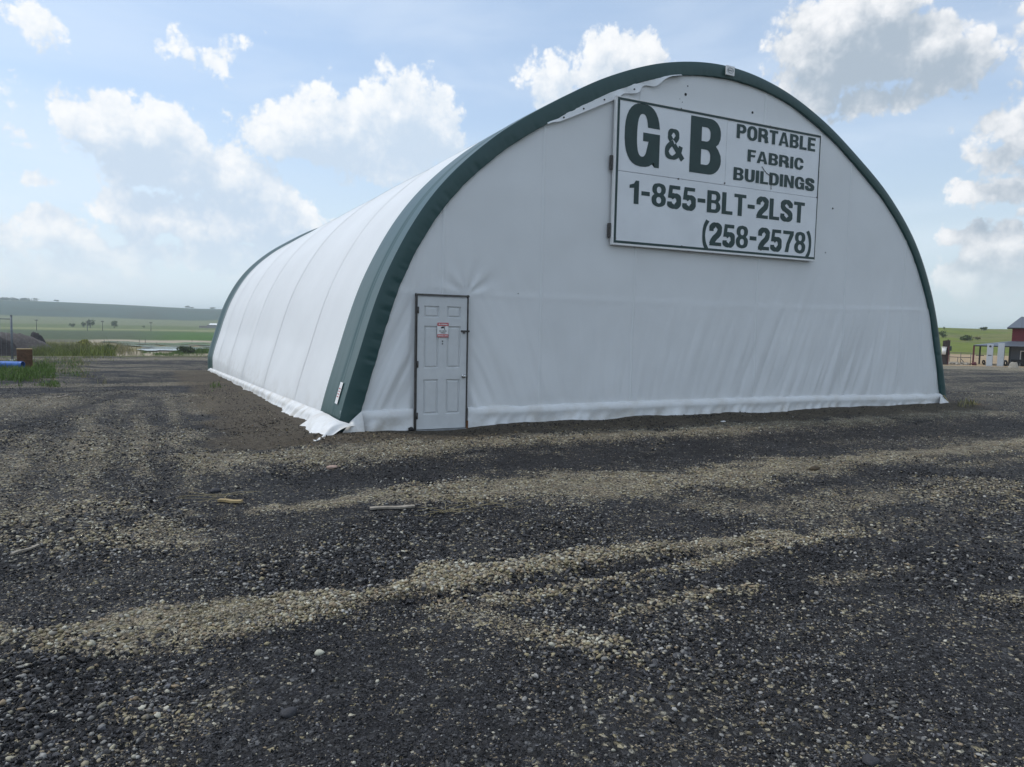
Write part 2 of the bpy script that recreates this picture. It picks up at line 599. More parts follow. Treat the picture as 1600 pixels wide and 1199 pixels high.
# pale gravel streaks: polylines over the yard (point on the level ground, half width in photo pixels at that place)
TAN = [
    (1.00, [(-120, 1005, 26), (0, 1002, 27), (112, 1000, 27), (225, 986, 28), (337, 966, 30), (450, 953, 20), (562, 944, 17), (600, 936, 17), (712, 906, 25), (825, 891, 19), (937, 876, 17), (1012, 866, 14), (1075, 858, 10), (1150, 848, 8), (1230, 838, 6)]),
    (0.75, [(760, 946, 8), (790, 940, 10), (937, 914, 9), (1012, 899, 9), (1124, 879, 10), (1202, 859, 11), (1262, 847, 11), (1330, 836, 8)]),
    (0.55, [(690, 956, 16), (760, 968, 18), (825, 981, 22), (890, 1000, 20), (950, 1012, 16), (1000, 1030, 12)]),
    (0.65, [(960, 965, 8), (994, 951, 10), (1069, 932, 11), (1125, 929, 9), (1180, 922, 6)]),
    (0.45, [(1290, 912, 8), (1360, 898, 9), (1420, 888, 7)]),
    (0.40, [(150, 1090, 30), (200, 1115, 42), (290, 1130, 45), (360, 1090, 30)]),
    (0.25, [(0, 1180, 40), (120, 1180, 50), (260, 1190, 40)]),
    (0.85, [(400, 794, 5), (500, 789, 7), (594, 779, 12), (687, 776, 16), (781, 768, 22), (875, 761, 27), (1000, 757, 22), (1112, 746, 20), (1225, 731, 16), (1337, 720, 12), (1450, 711, 9), (1562, 697, 9), (1660, 690, 9)]),
    (0.85, [(281, 716, 10), (359, 718, 17), (437, 713, 18), (500, 713, 15), (594, 707, 16), (687, 701, 13), (781, 692, 12), (875, 686, 10), (969, 680, 9), (1112, 676, 10), (1225, 667, 9), (1337, 660, 8), (1450, 649, 7), (1562, 645, 6)]),
    (0.62, [(90, 850, 18), (160, 835, 26), (240, 828, 28), (310, 850, 20)]),
    (0.60, [(-40, 740, 35), (40, 720, 45), (130, 700, 50), (190, 690, 40), (240, 690, 25)]),
    (0.52, [(120, 640, 8), (150, 680, 18), (140, 740, 25), (110, 790, 25), (30, 800, 25)]),
    (0.52, [(215, 640, 8), (225, 690, 12), (225, 740, 16)]),
    (0.45, [(20, 800, 12), (70, 740, 9), (110, 690, 7), (150, 640, 5), (178, 605, 3)]),
    (0.45, [(120, 790, 11), (150, 730, 9), (172, 680, 7), (196, 630, 4), (214, 600, 3)]),
    (0.50, [(300, 770, 11), (290, 720, 9), (278, 670, 6), (268, 630, 5), (262, 600, 3)]),
    (0.65, [(-60, 620, 20), (0, 616, 18), (60, 612, 10), (95, 604, 6)]),
    (0.55, [(290, 600, 6), (330, 610, 8), (320, 640, 10), (300, 620, 10)]),
    (0.50, [(1100, 790, 14), (1200, 800, 22), (1300, 790, 24), (1420, 775, 22), (1530, 770, 22), (1640, 760, 18)]),
    (0.35, [(1350, 830, 14), (1450, 815, 18), (1580, 800, 20)]),
    (0.50, [(1560, 940, 10), (1600, 938, 14), (1660, 936, 14)]),
    (0.45, [(1480, 730, 6), (1560, 722, 7), (1640, 716, 8)]),
    (0.55, [(1490, 612, 2.5), (1560, 608, 2.5), (1640, 604, 3)]),
    (0.45, [(1490, 598, 2), (1560, 596, 2), (1640, 592, 2)]),
]
DARK = [
    (0.9, [(620, 945, 6), (700, 934, 8), (800, 915, 10), (937, 893, 10), (1010, 882, 9), (1100, 868, 6), (1180, 852, 4)]),
    (0.8, [(480, 742, 12), (600, 738, 16), (720, 725, 18), (850, 718, 17), (960, 712, 15), (1100, 700, 13)]),
    (0.8, [(640, 722, 8), (760, 704, 8), (880, 698, 8), (1000, 694, 8), (1120, 690, 9), (1250, 684, 10), (1350, 676, 13), (1450, 668, 13), (1600, 664, 13)]),
    (0.7, [(0, 670, 5), (80, 640, 5), (150, 615, 5), (200, 600, 5)]),
    (0.38, [(20, 790, 12), (62, 730, 10), (90, 680, 9), (112, 640, 6)]),
    (0.40, [(250, 790, 11), (254, 730, 9), (250, 680, 7), (246, 640, 5), (243, 605, 3)]),
    (0.35, [(-30, 720, 10), (40, 670, 7), (100, 630, 5), (150, 600, 3)]),
    (0.36, [(175, 760, 14), (186, 710, 11), (188, 670, 8), (190, 635, 6)]),
    (0.7, [(380, 690, 14), (430, 685, 10), (300, 660, 10)]),
    (0.8, [(200, 575, 4), (330, 570, 6), (260, 562, 5)]),
    (0.7, [(1480, 586, 3), (1560, 584, 3), (1650, 580, 3)]),
]


def to_world(lines):
    out = []
    for wgt, pts in lines:
        q = []
        for (x, y, hw) in pts:
            p = plane_of(x, y)
            a = plane_of(x, y - hw)
            b = plane_of(x, y + hw)
            dep = math.hypot(p[0] - CAM[0], p[1] - CAM[1])
            # halfwidth across the streak as it lies on the ground
            q.append((p[0], p[1], 0.5 * math.hypot(a[0] - b[0], a[1] - b[1]), dep))
        out.append((wgt, q))
    return out


TAN_W = to_world(TAN)
DARK_W = to_world(DARK)


def streak(x, y, lines, seed):
    res = np.zeros_like(x)
    wob = (fbm(x * 1.7, y * 1.7, seed, 4) - 0.5)
    wob2 = (fbm(x * 7.0, y * 7.0, seed + 5, 3) - 0.5)
    for wgt, q in lines:
        q = np.array(q)
        lo = q[:, :2].min(0) - q[:, 2].max() * 2.2
        hi = q[:, :2].max(0) + q[:, 2].max() * 2.2
        idx = np.where((x > lo[0]) & (x < hi[0]) & (y > lo[1]) & (y < hi[1]))[0]
        if len(idx) == 0:
            continue
        xs = x[idx]
        ys = y[idx]
        best = np.full(len(idx), 9.0)
        for k in range(len(q) - 1):
            a = q[k]
            b = q[k + 1]
            # rays run radially: widths are measured along the line of sight
            dx, dy = b[0] - a[0], b[1] - a[1]
            L2 = dx * dx + dy * dy + 1e-9
            t = np.clip(((xs - a[0]) * dx + (ys - a[1]) * dy) / L2, 0, 1)
            dd = np.hypot(xs - a[0] - t * dx, ys - a[1] - t * dy)
            mx, my = 0.5 * (a[0] + b[0]) - CAM[0], 0.5 * (a[1] + b[1]) - CAM[1]
            sn = abs(dx * my - dy * mx) / (math.sqrt(L2) * math.hypot(mx, my) + 1e-9)
            hw = (a[2] + t * (b[2] - a[2])) * max(sn, 0.25)
            best = np.minimum(best, dd / np.maximum(hw, 0.02))
        v = 1 - smooth(0.15, 1.60, best + wob[idx] * 1.5 + wob2[idx] * 1.3)
        res[idx] = np.maximum(res[idx], wgt * v)
    return res


def yard_masks(x, y):
    """pale gravel share, brown dirt share"""
    t = streak(x, y, TAN_W, 21)
    k = streak(x, y, DARK_W, 33)
    big = fbm(x * 0.35, y * 0.35, 3, 4)
    mid = fbm(x * 1.3, y * 1.3, 8, 4)
    base = 0.05 + 0.10 * smooth(0.42, 0.72, big) + 0.11 * smooth(0.5, 0.75, mid)
    r = np.hypot(x - CAM[0], y - CAM[1])
    # beyond the near yard more of the older gravel shows
    base = base + smooth(9, 20, r) * 0.16 * smooth(0.40, 0.65, mid)
    # streaky wheel tracks running past the far right of the shelter
    tr = fbm(x * 0.05 + y * 0.02, y * 0.55 - x * 0.08, 41, 4)
    base = base + smooth(14, 22, x) * 0.30 * smooth(0.45, 0.62, tr)
    # criss-cross wheel tracks over the far left of the yard
    tl = fbm(x * 0.14 + y * 0.03, y * 0.50 + x * 0.05, 47, 4)
    base = base + smooth(17, 24, r) * smooth(10, 2, x) * (0.45 * smooth(0.50, 0.62, tl) - 0.10)
    tan = np.clip(np.maximum(base, t) * (1 - 0.93 * k), 0, 1)
    # loose brown soil pushed up along the foot of the cloth
    d_front = np.where((x > -0.6) & (x < 14.9), np.abs(y + 0.25), 99)
    d_side = np.where((y > -0.8) & (y < 26), np.abs(x + 0.45), 99)
    wdt = 0.75 + 0.6 * (mid - 0.5)
    dirt = np.maximum(1 - smooth(0.5, 1.3, d_front / wdt), 0.95 * (1 - smooth(0.7, 1.6, d_side / (wdt * 1.3))))
    dirt = np.maximum(dirt, 0.4 * smooth(0.62, 0.74, fbm(x * 0.22 + 5, y * 0.22, 61, 3)) * smooth(10, 16, r) * (1 - smooth(22, 30, r)))
    return tan, dirt, k


def height_fine(x, y):
    r = np.hypot(x - CAM[0], y - CAM[1])
    near = 1 - smooth(58, 85, r)
    k = streak(x, y, DARK_W, 33)
    t = streak(x, y, TAN_W, 21)
    z = (fbm(x * 0.5, y * 0.5, 81, 3) - 0.5) * (0.07 + 0.09 * smooth(14, 24, r)) + (fbm(x * 2.2, y * 2.2, 82, 4) - 0.5) * 0.045
    z = z + (fbm(x * 9, y * 9, 83, 3) - 0.5) * 0.022 * (1 - smooth(10, 22, r)) - 0.050 * k + 0.024 * t
    # low berm against the walls
    d_front = np.where((x > -0.4) & (x < 14.6), np.abs(y + 0.12), 9)
    d_side = np.where((y > -0.5) & (y < 25), np.abs(x + 0.30), 9)
    dd = np.minimum(d_front, d_side)
    calm = 1 - 0.75 * (1 - smooth(0.3, 1.2, dd))
    ramp = smooth(1.9, 2.7, x) * 0.05
    bank = (fbm(x * 1.1, y * 1.1, 88, 3) - 0.42) * 0.11 * (1 - smooth(0.15, 0.75, dd)) * (1 - np.exp(-((x - 1.62) / 0.7) ** 2))
    z = z * calm + bank + (1 - smooth(0.0, 1.1, dd)) * (0.028 + ramp * (1 - smooth(0.2, 1.3, d_front)))
    door = np.exp(-((x - 1.62) / 0.6) ** 2 - ((y + 0.3) / 0.7) ** 2)
    return (z - 0.03 * door) * near


def ground_z(x, y):
    xa = np.atleast_1d(np.asarray(x, float))
    ya = np.atleast_1d(np.asarray(y, float))
    return height_macro(xa, ya) + height_fine(xa, ya)


def gz(x, y):
    return float(ground_z(x, y)[0])


def at(px, py, depth):
    """point of the place at that distance along the view axis"""
    v = ray(px, py)
    return CAM + v * depth


def on_ground(px, py, guess=20.0):
    """march along the sight line until the terrain is met"""
    v = ray(px, py)
    t = 2.0
    last = t
    while t < 6000:
        p = CAM + v * t
        if p[2] < height_macro(p[0], p[1]):
            lo, hi = last, t
            for _ in range(30):
                m = 0.5 * (lo + hi)
                q = CAM + v * m
                if q[2] < height_macro(q[0], q[1]):
                    hi = m
                else:
                    lo = m
            q = CAM + v * hi
            return np.array([q[0], q[1], gz(q[0], q[1])]), hi
        last = t
        t *= 1.01
    q = CAM + v * guess
    return q, guess


def srgb(r, g, b):
    f = lambda c: (c / 255 / 12.92) if c / 255 <= 0.04045 else ((c / 255 + 0.055) / 1.055) ** 2.4
    return np.array([f(r), f(g), f(b)])


def build_ground():
    fine = np.arange(-46, 46.01, 0.16)
    coarse = np.concatenate([np.arange(46, 180, 4.0)[1:], np.arange(-180, -46, 4.0)])
    A = np.concatenate([fine, coarse])
    A = np.radians(A + HEAD)
    na = len(A)
    radii = [0.0]
    rr = 0.35
    while rr < 7000:
        radii.append(rr)
        rr *= 1.0165 if rr < 400 else 1.03
    Rr = np.array(radii)
    Rg, Ag = np.meshgrid(Rr, A, indexing='ij')
    jit = 1 + 0.004 * (fbm(Ag * 40, Rg * 0, 4, 2) - 0.5)
    Rg = Rg * jit
    X = CAM[0] + Rg * np.sin(Ag)
    Y = CAM[1] + Rg * np.cos(Ag)
    Z = height_macro(X, Y)
    xf, yf = X.ravel(), Y.ravel()
    Zf = Z.ravel()
    rf = Rg.ravel()
    nearm = rf < 90
    Zf[nearm] += height_fine(xf[nearm], yf[nearm])
    az = np.degrees(np.arctan2(xf - CAM[0], yf - CAM[1]))
    # ---- yard masks
    tan = np.zeros(len(xf))
    dirt = np.zeros(len(xf))
    rut = np.zeros(len(xf))
    t, d, k = yard_masks(xf[nearm], yf[nearm])
    tan[nearm] = t
    dirt[nearm] = d
    rut[nearm] = k
    far_y = ~nearm
    tan[far_y] = 0.45
    left = smooth(24, 14, az)
    pale = left * np.exp(-((rf - 59.0) / 4.5) ** 2)
    tan = np.maximum(tan, pale * 0.8)
    lane = smooth(28, 36, az) * smooth(61, 65, rf) * (1 - smooth(79, 83, rf))
    tan = np.maximum(tan, lane * 0.9)
    # ---- colours of the open land
    n1 = fbm(xf / 30, yf / 30, 101, 4)
    n2 = fbm(xf / 7, yf / 7, 102, 4)
    nA = fbm(az / 2.5, rf / 140, 103, 4)
    grass = np.array([0.095, 0.125, 0.042])
    col = np.tile(grass, (len(xf), 1))

    def lay(mask, c):
        mk = np.clip(mask, 0, 1)[:, None]
        col[:] = col * (1 - mk) + np.asarray(c)[None, :] * mk

    wv = (n1 - 0.5)
    soil = np.array([0.115, 0.098, 0.07])
    lay((1 - smooth(70, 110, rf)) * (0.6 + 0.8 * (n2 - 0.5)), soil)
    rl = rf * (1 + 0.10 * (nA - 0.5))
    # marsh flats
    lay(left * smooth(90, 110, rl) * (1 - smooth(405, 430, rl)) * smooth(-4.6, -3.2, az), (0.42, 0.355, 0.27))
    lay(left * smooth(80, 100, rl) * (1 - smooth(405, 430, rl)) * (1 - smooth(-4.6, -3.2, az)), (0.13, 0.125, 0.085))
    lay(left * smooth(110, 140, rl) * (1 - smooth(380, 420, rl)) * 0.7 * smooth(0.56, 0.64, n1), (0.20, 0.18, 0.06))
    # crop band and meadows
    lay(left * smooth(405, 430, rl) * (1 - smooth(690, 715, rl)), (0.050, 0.125, 0.010))
    lay(left * smooth(405, 430, rl) * (1 - smooth(690, 715, rl)) * (1 - smooth(-2.0, 3.0, az)) * 0.85, (0.070, 0.088, 0.050))
    lay(left * smooth(690, 715, rl) * (1 - smooth(1000, 1060, rl)), (0.115, 0.150, 0.050))
    lay(left * smooth(735, 750, rl) * (1 - smooth(800, 825, rl)), (0.22, 0.235, 0.105))
    lay(left * smooth(1000, 1060, rl) * (1 - smooth(1500, 1560, rl)), (0.155, 0.175, 0.085))
    lay(left * smooth(1500, 1560, rl), (0.034, 0.068, 0.052))
    lay(left * smooth(1500, 1560, rl) * smooth(0.54, 0.64, nA) * 0.8, (0.035, 0.050, 0.030))
    lay(left * smooth(2350, 2420, rl) * 0.7, (0.105, 0.120, 0.055))
    # right: bare beige ground, then the green hill
    rgt = smooth(24, 32, az)
    rr2 = rf * (1 + 0.06 * (n1 - 0.5))
    lay(rgt * smooth(80, 86, rf) * (1 - smooth(190, 202, rr2)), (0.40, 0.30, 0.19))
    lay(rgt * smooth(194, 204, rr2), (0.150, 0.190, 0.028))
    lay(rgt * smooth(194, 204, rr2) * smooth(0.50, 0.62, n1) * 0.7, (0.185, 0.175, 0.075))
    lay(rgt * smooth(194, 204, rr2) * smooth(0.55, 0.66, n2) * 0.5, (0.080, 0.120, 0.030))
    col *= (0.80 + 0.40 * fbm(xf / 3.0, yf / 3.0, 107, 4))[:, None]
    # ---- faces to three objects
    nr = len(Rr)
    i0 = (np.arange(nr - 1)[:, None] * na + np.arange(na)[None, :])
    i1 = (np.arange(nr - 1)[:, None] * na + (np.arange(na)[None, :] + 1) % na)
    F = np.stack([i0, i1, i1 + na, i0 + na], -1).reshape(-1, 4)
    F = F[:, ::-1]
    fr = rf[F].mean(1)
    fa = az[F[:, 0]]
    lim = 65 + 18 * smooth(20, 32, fa) * (1 - smooth(130, 150, fa)) + 2.5 * (fbm(fa * 1.3, fa * 0, 55, 3) - 0.5)
    yard = fr < lim
    hill = (~yard) & (((fa > 24) & (fr > 200)) | (fr > 1000))
    land = (~yard) & (~hill)
    V = np.stack([xf, yf, Zf], 1)
    obs = []
    for nm, sel in (('yard', yard), ('grassland', land), ('hill', hill)):
        f = F[sel]
        used, inv = np.unique(f, return_inverse=True)
        f = inv.reshape(f.shape)
        ok = np.ones(len(f), bool)
        me = mesh_np(nm, V[used], f[ok], True)
        a = me.attributes.new('gcol', 'FLOAT_COLOR', 'POINT')
        if nm == 'yard':
            dat = np.stack([tan[used], dirt[used], rut[used], np.ones(len(used))], 1)
        else:
            dat = np.concatenate([col[used], np.ones((len(used), 1))], 1)
        if len(me.vertices) == len(used):
            a.data.foreach_set('color', dat.astype(np.float32).ravel())
        o = link(nm, me, None, None, kind='structure')
        obs.append(o)
    return obs


def yard_mat():
    m, t, b = mat_new('yard_gravel')
    co = t.node('ShaderNodeTexCoord').outputs['Object']
    a = t.sep(t.attr('gcol'))
    wob = t.vmath('ADD', co, t.vmath('MULTIPLY', t.vmath('SUBTRACT', t.noise(co, 30, 2, 0.5, out=1), (0.5, 0.5, 0.5)), (0.02, 0.02, 0.02)))
    v1 = t.voronoi(wob, 42.0)
    v2 = t.voronoi(wob, 95.0)
    big = t.voronoi(wob, 13.0)
    c1 = t.sep(v1.outputs['Color'])
    c2 = t.sep(v2.outputs['Color'])
    c3 = t.sep(big.outputs['Color'])
    n = t.noise(co, 3.0, 5, 0.6)
    # each stone is either pale gravel or dark asphalt crumb
    share = t.math('ADD', a[0], t.math('MULTIPLY', t.math('SUBTRACT', n, 0.5), 0.30))
    is_tan = t.math('LESS_THAN', c1[0], share)
    is_tan2 = t.math('LESS_THAN', c2[0], share)
    tan1 = t.ramp(c1[1], [(0.0, (0.17, 0.147, 0.095)), (0.3, (0.30, 0.26, 0.16)), (0.55, (0.38, 0.335, 0.235)), (0.8, (0.27, 0.255, 0.21)), (1.0, (0.50, 0.465, 0.36))])
    drk1 = t.ramp(c1[2], [(0.0, (0.017, 0.017, 0.018)), (0.5, (0.036, 0.036, 0.038)), (0.85, (0.062, 0.062, 0.065)), (1.0, (0.14, 0.14, 0.14))])
    tan2 = t.ramp(c2[1], [(0.0, (0.16, 0.13, 0.09)), (0.6, (0.29, 0.245, 0.17)), (1.0, (0.44, 0.39, 0.30))])
    drk2 = t.ramp(c2[2], [(0.0, (0.014, 0.014, 0.016)), (0.6, (0.03, 0.03, 0.034)), (1.0, (0.075, 0.075, 0.08))])
    colA = t.mix(is_tan, drk1, tan1)
    colB = t.mix(is_tan2, drk2, tan2)
    pick = t.math('GREATER_THAN', c3[0], 0.5)
    col = t.mix(pick, colA, colB)
    # shade in the gaps between the stones, painted into the colour
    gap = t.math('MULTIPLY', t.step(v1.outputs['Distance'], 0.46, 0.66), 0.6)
    gap_shade = t.mix(a[0], (0.016, 0.016, 0.017), (0.10, 0.083, 0.06))
    col = t.mix(gap, col, gap_shade)
    # freshly turned asphalt in the ruts is blacker than the dusty rest
    col = t.mix(t.math('MULTIPLY', a[2], 0.55), col, t.mix(1.0, col, (0.35, 0.34, 0.36), 'MULTIPLY'))
    # clods, ruts and dusty patches at hand to arm's length
    m1 = t.noise(t.vmath('MULTIPLY', co, (1.0, 1.6, 1.0)), 4.5, 6, 0.68)
    m2 = t.noise(co, 0.9, 5, 0.62)
    mm = t.math('MULTIPLY', t.lin(m1, 0.28, 0.72, 0.55, 1.45), t.lin(m2, 0.3, 0.7, 0.80, 1.22))
    col = t.mix(1.0, col, t.xyz(mm, mm, mm), 'MULTIPLY')
    dn = t.noise(co, 25.0, 5, 0.65)
    dcol = t.ramp(dn, [(0.25, (0.055, 0.043, 0.030)), (0.55, (0.115, 0.092, 0.062)), (0.8, (0.19, 0.155, 0.11))])
    dmask = t.math('MULTIPLY', a[1], t.step(t.math('ADD', a[1], t.math('SUBTRACT', t.noise(co, 6, 4), 0.5)), 0.2, 0.6))
    col = t.mix(t.math('MULTIPLY', dmask, 0.8), col, dcol)
    t.l.new(col, b.inputs['Base Color'])
    b.inputs['Roughness'].default_value = 0.85
    b.inputs['Specular IOR Level'].default_value = 0.25
    h = t.math('SUBTRACT', 1.0, v1.outputs['Distance'])
    h2 = t.math('SUBTRACT', 1.0, v2.outputs['Distance'])
    hh = t.math('ADD', t.math('MULTIPLY', h, 1.0), t.math('MULTIPLY', h2, 0.5))
    hh = t.math('ADD', hh, t.math('MULTIPLY', c1[1], 0.6))
    nb = t.bump(t.noise(co, 5.0, 5, 0.65), 0.7, 0.10)
    t.l.new(t.bump(hh, 1.0, 0.022, nb), b.inputs['Normal'])
    return m


def land_mat():
    m, t, b = mat_new('open_land')
    co = t.node('ShaderNodeTexCoord').outputs['Object']
    a = t.attr('gcol')
    n = t.noise(co, 1.6, 6, 0.65)
    n2 = t.noise(co, 0.12, 5, 0.6)
    c = t.mix(t.lin(n, 0.3, 0.7), t.mix(0.28, a, (0.0, 0.0, 0.0)), t.mix(0.05, a, (0.4, 0.36, 0.2)))
    c = t.mix(t.step(n2, 0.55, 0.75, 0.0, 0.25), c, (0.05, 0.06, 0.03))
    t.l.new(c, b.inputs['Base Color'])
    b.inputs['Roughness'].default_value = 0.95
    b.inputs['Specular IOR Level'].default_value = 0.1
    t.l.new(t.bump(n, 0.6, 0.3), b.inputs['Normal'])
    return m


YARD, LAND, HILL = build_ground()
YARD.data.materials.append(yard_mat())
_lm = land_mat()
LAND.data.materials.append(_lm)
HILL.data.materials.append(_lm)


# ---- haze: one closed box of thin air round everything
def build_haze():
    m = bpy.data.materials.new('haze_air')
    m.use_nodes = True
    nt = m.node_tree
    nt.nodes.remove(nt.nodes['Principled BSDF'])
    v = nt.nodes.new('ShaderNodeVolumePrincipled')
    v.inputs['Color'].default_value = (0.84, 0.925, 1.0, 1)
    v.inputs['Density'].default_value = 0.00023
    v.inputs['Anisotropy'].default_value = 0.2
    nt.links.new(v.outputs[0], nt.nodes['Material Output'].inputs['Volume'])
    MB().box(-7600, -7600, -60, 7600, 7600, 75).build('haze', m, None, kind='stuff')


build_haze()

# ------------------------------------------------------------------ the fabric shelter
W = 14.1511
HALF = W / 2
LEN = 24.4
PROF = np.array([6.43850901, 6.40810741, 6.36059197, 6.36491177, 6.51079378, 6.67457418, 6.76652648, 6.8555782, 7.11861441])
TH = np.linspace(0, np.pi / 2 * 1.02, 9)


def spl(th):
    h = TH[1] - TH[0]
    q = np.clip(np.abs(th) / h, 0, 8 - 1e-6)
    i = q.astype(int)
    t = q - i
    P = lambda k: PROF[np.clip(np.abs(k), 0, 8)]
    p0, p1, p2, p3 = P(i - 1), P(i), P(i + 1), P(i + 2)
    p3 = np.where(i + 2 > 8, 2 * p2 - p1, p3)
    return 0.5 * (2 * p1 + (p2 - p0) * t + (2 * p0 - 5 * p1 + 4 * p2 - p3) * t * t + (3 * p1 - p0 - 3 * p2 + p3) * t ** 3)


def arch_points(n=240):
    th = np.linspace(-np.pi / 2, np.pi / 2, n)
    r = spl(th)
    x = HALF + r * np.sin(th)
    z = r * np.cos(th)
    z[0] = z[-1] = 0.0
    x[0], x[-1] = 0.0, W
    # legs go on down into the falling ground
    low = np.array([-0.95, -0.6, -0.3])
    x = np.concatenate([np.zeros(3), x, np.full(3, W)])
    z = np.concatenate([low, z, low[::-1]])
    return np.stack([x, z], 1)


ARCH = arch_points()
_tan = np.gradient(ARCH, axis=0)
_tan /= np.linalg.norm(_tan, axis=1)[:, None]
ARCH_N = np.stack([-_tan[:, 1], _tan[:, 0]], 1)        # outward (left side: -x)
ARC_S = np.concatenate([[0], np.cumsum(np.linalg.norm(np.diff(ARCH, axis=0), axis=1))])

shelter = thing('fabric_shelter', 'big white arched fabric shelter with dark green trim round its gable', 'building', (0, 0, 0))
trim_w_x = [-1, 0.3, 1.0, 2.5, 4.0, 5.7, 7.0, 8.8, 10.5, 12.0, 13.3, 14.2]
trim_w_v = [0.30, 0.28, 0.255, 0.255, 0.26, 0.235, 0.22, 0.17, 0.165, 0.18, 0.175, 0.17]
TRIM_W = np.interp(ARCH[:, 0], trim_w_x, trim_w_v)


def skirt_top(y):
    return 0.235 - 0.031 * y


def roof_strip(name, y0, y1, mat, sag=0.0, lift=0.0, ny=9, ripple=0.0, seed=0, left_clip=True):
    ys = np.linspace(y0, y1, ny)
    t = (ys - y0) / max(y1 - y0, 1e-6)
    n = len(ARCH)
    off = lift - sag * np.sin(np.pi * t) ** 0.85
    P = np.zeros((n, ny, 3))
    env = np.clip(ARCH[:, 1] + 0.3, 0, 1.5) / 1.5
    for j in range(ny):
        o = off[j] * env + lift * (1 - env)
        if ripple:
            o = o + ripple * (fbm(ARC_S * 0.9 + seed, np.full(n, ys[j] * 5.5), 200 + seed, 3) - 0.5) * np.clip(1.6 - ARCH[:, 1] * 0.5, 0.25, 1)
        P[:, j, 0] = ARCH[:, 0] + ARCH_N[:, 0] * o
        P[:, j, 1] = ys[j]
        P[:, j, 2] = ARCH[:, 1] + ARCH_N[:, 1] * o
    return link(name, grid_mesh(name, P, True), mat, shelter)


ARCH_Y = [1.28, 3.62, 7.68, 12.05, 16.25, 20.35, 23.05]
for k in range(6):
    roof_strip('roof_panel', ARCH_Y[k], ARCH_Y[k + 1], M['white_cloth'], 0.13 if k else 0.04, 0.0, 15, 0.012 if k < 5 else 0.02, k)
for y in ARCH_Y[1:-1]:
    roof_strip('roof_seam', y - 0.03, y + 0.03, M['seam_cloth'], 0.0, 0.0015, 5)


def corner_band(y0, y1, fold, front):
    """green end band with the pocket of the end arch showing as two folds"""
    ys = np.array(sorted(set(np.round(np.concatenate([np.linspace(y0, y1, 15), fold + np.array([-.10, -.05, -.025, 0, .025, .05, .10, .16, .2])]), 4))))
    n = len(ARCH)
    P = np.zeros((n, len(ys), 3))
    wav = (fbm(ARC_S * 0.6, ARC_S * 0, 301, 3) - 0.5) * 0.05
    for j, y in enumerate(ys):
        o = 0.012 * np.exp(-((y - fold - wav) / 0.03) ** 2) - 0.020 * np.exp(-((y - fold - wav - (0.075 if front else -0.075)) / 0.05) ** 2)
        o = o + 0.012 * (fbm(ARC_S * 0.5, np.full(n, y * 9), 305, 3) - 0.5) * np.clip(2.2 - ARCH[:, 1], 0.2, 1)
        if not front:
            o = o + 0.10 * smooth(LEN - 0.42, LEN, np.array(y))
        P[:, j, 0] = ARCH[:, 0] + ARCH_N[:, 0] * (o + 0.004)
        P[:, j, 1] = y
        P[:, j, 2] = ARCH[:, 1] + ARCH_N[:, 1] * (o + 0.004)
    link('green_band', grid_mesh('green_band', P, True), M['green_cloth'], shelter)


corner_band(0.0, 1.295, 0.42, True)
corner_band(23.03, LEN, LEN - 0.45, False)


def gable_trim(y0, sgn):
    n = 900
    s = np.linspace(0, ARC_S[-1], n)
    ax = np.interp(s, ARC_S, ARCH[:, 0])
    azz = np.interp(s, ARC_S, ARCH[:, 1])
    nx = np.interp(s, ARC_S, ARCH_N[:, 0])
    nz = np.interp(s, ARC_S, ARCH_N[:, 1])
    wd = np.interp(s, ARC_S, TRIM_W)
    U = np.array([0, .03, .1, .2, .32, .45, .6, .72, .82, .9, .96, 1.0, 1.0])
    P = np.zeros((n, len(U), 3))
    pleat = fbm(s * 6.5, s * 0, 401, 3) - 0.5
    pleat2 = fbm(s * 13, s * 0 + 4, 402, 2) - 0.5
    lowf = np.clip(1.2 - azz * 0.09, 0.35, 1.2) * np.where(ax < HALF, 1.0, 0.7)
    for j, u in enumerate(U):
        bulge = -0.016 * math.sin(math.pi * min(u, 1) ** 0.8) * 0.8
        rr = lowf * (pleat * 0.015 + pleat2 * 0.013) * smooth(0.15, 0.8, np.array(u))
        edge = 1 + 0.05 * (fbm(s * 9, s * 0 + 2, 404, 2) - 0.5) * u
        P[:, j, 0] = ax - nx * wd * u * edge + nx * 0.004
        P[:, j, 1] = y0 + sgn * (bulge + rr) + (sgn * 0.055 if j == len(U) - 1 else 0)
        P[:, j, 2] = azz - nz * wd * u * edge + nz * 0.004
    return link('gable_trim', grid_mesh('gable_trim', P, sgn < 0), M['green_cloth'], shelter)


gable_trim(0.0, 1)
gable_trim(LEN, -1)

# stitched rope line just inside the outer edge of the front trim, and gusset seams
WALL_Y = 0.05
SEAM_X = [0.0, 1.64, 3.36, 5.22, 8.12, 10.57, 12.42, W]


def arch_top(x):
    """height of the outer arch above x"""
    up = ARCH[3:-3]
    return np.interp(x, up[:, 0], up[:, 1])


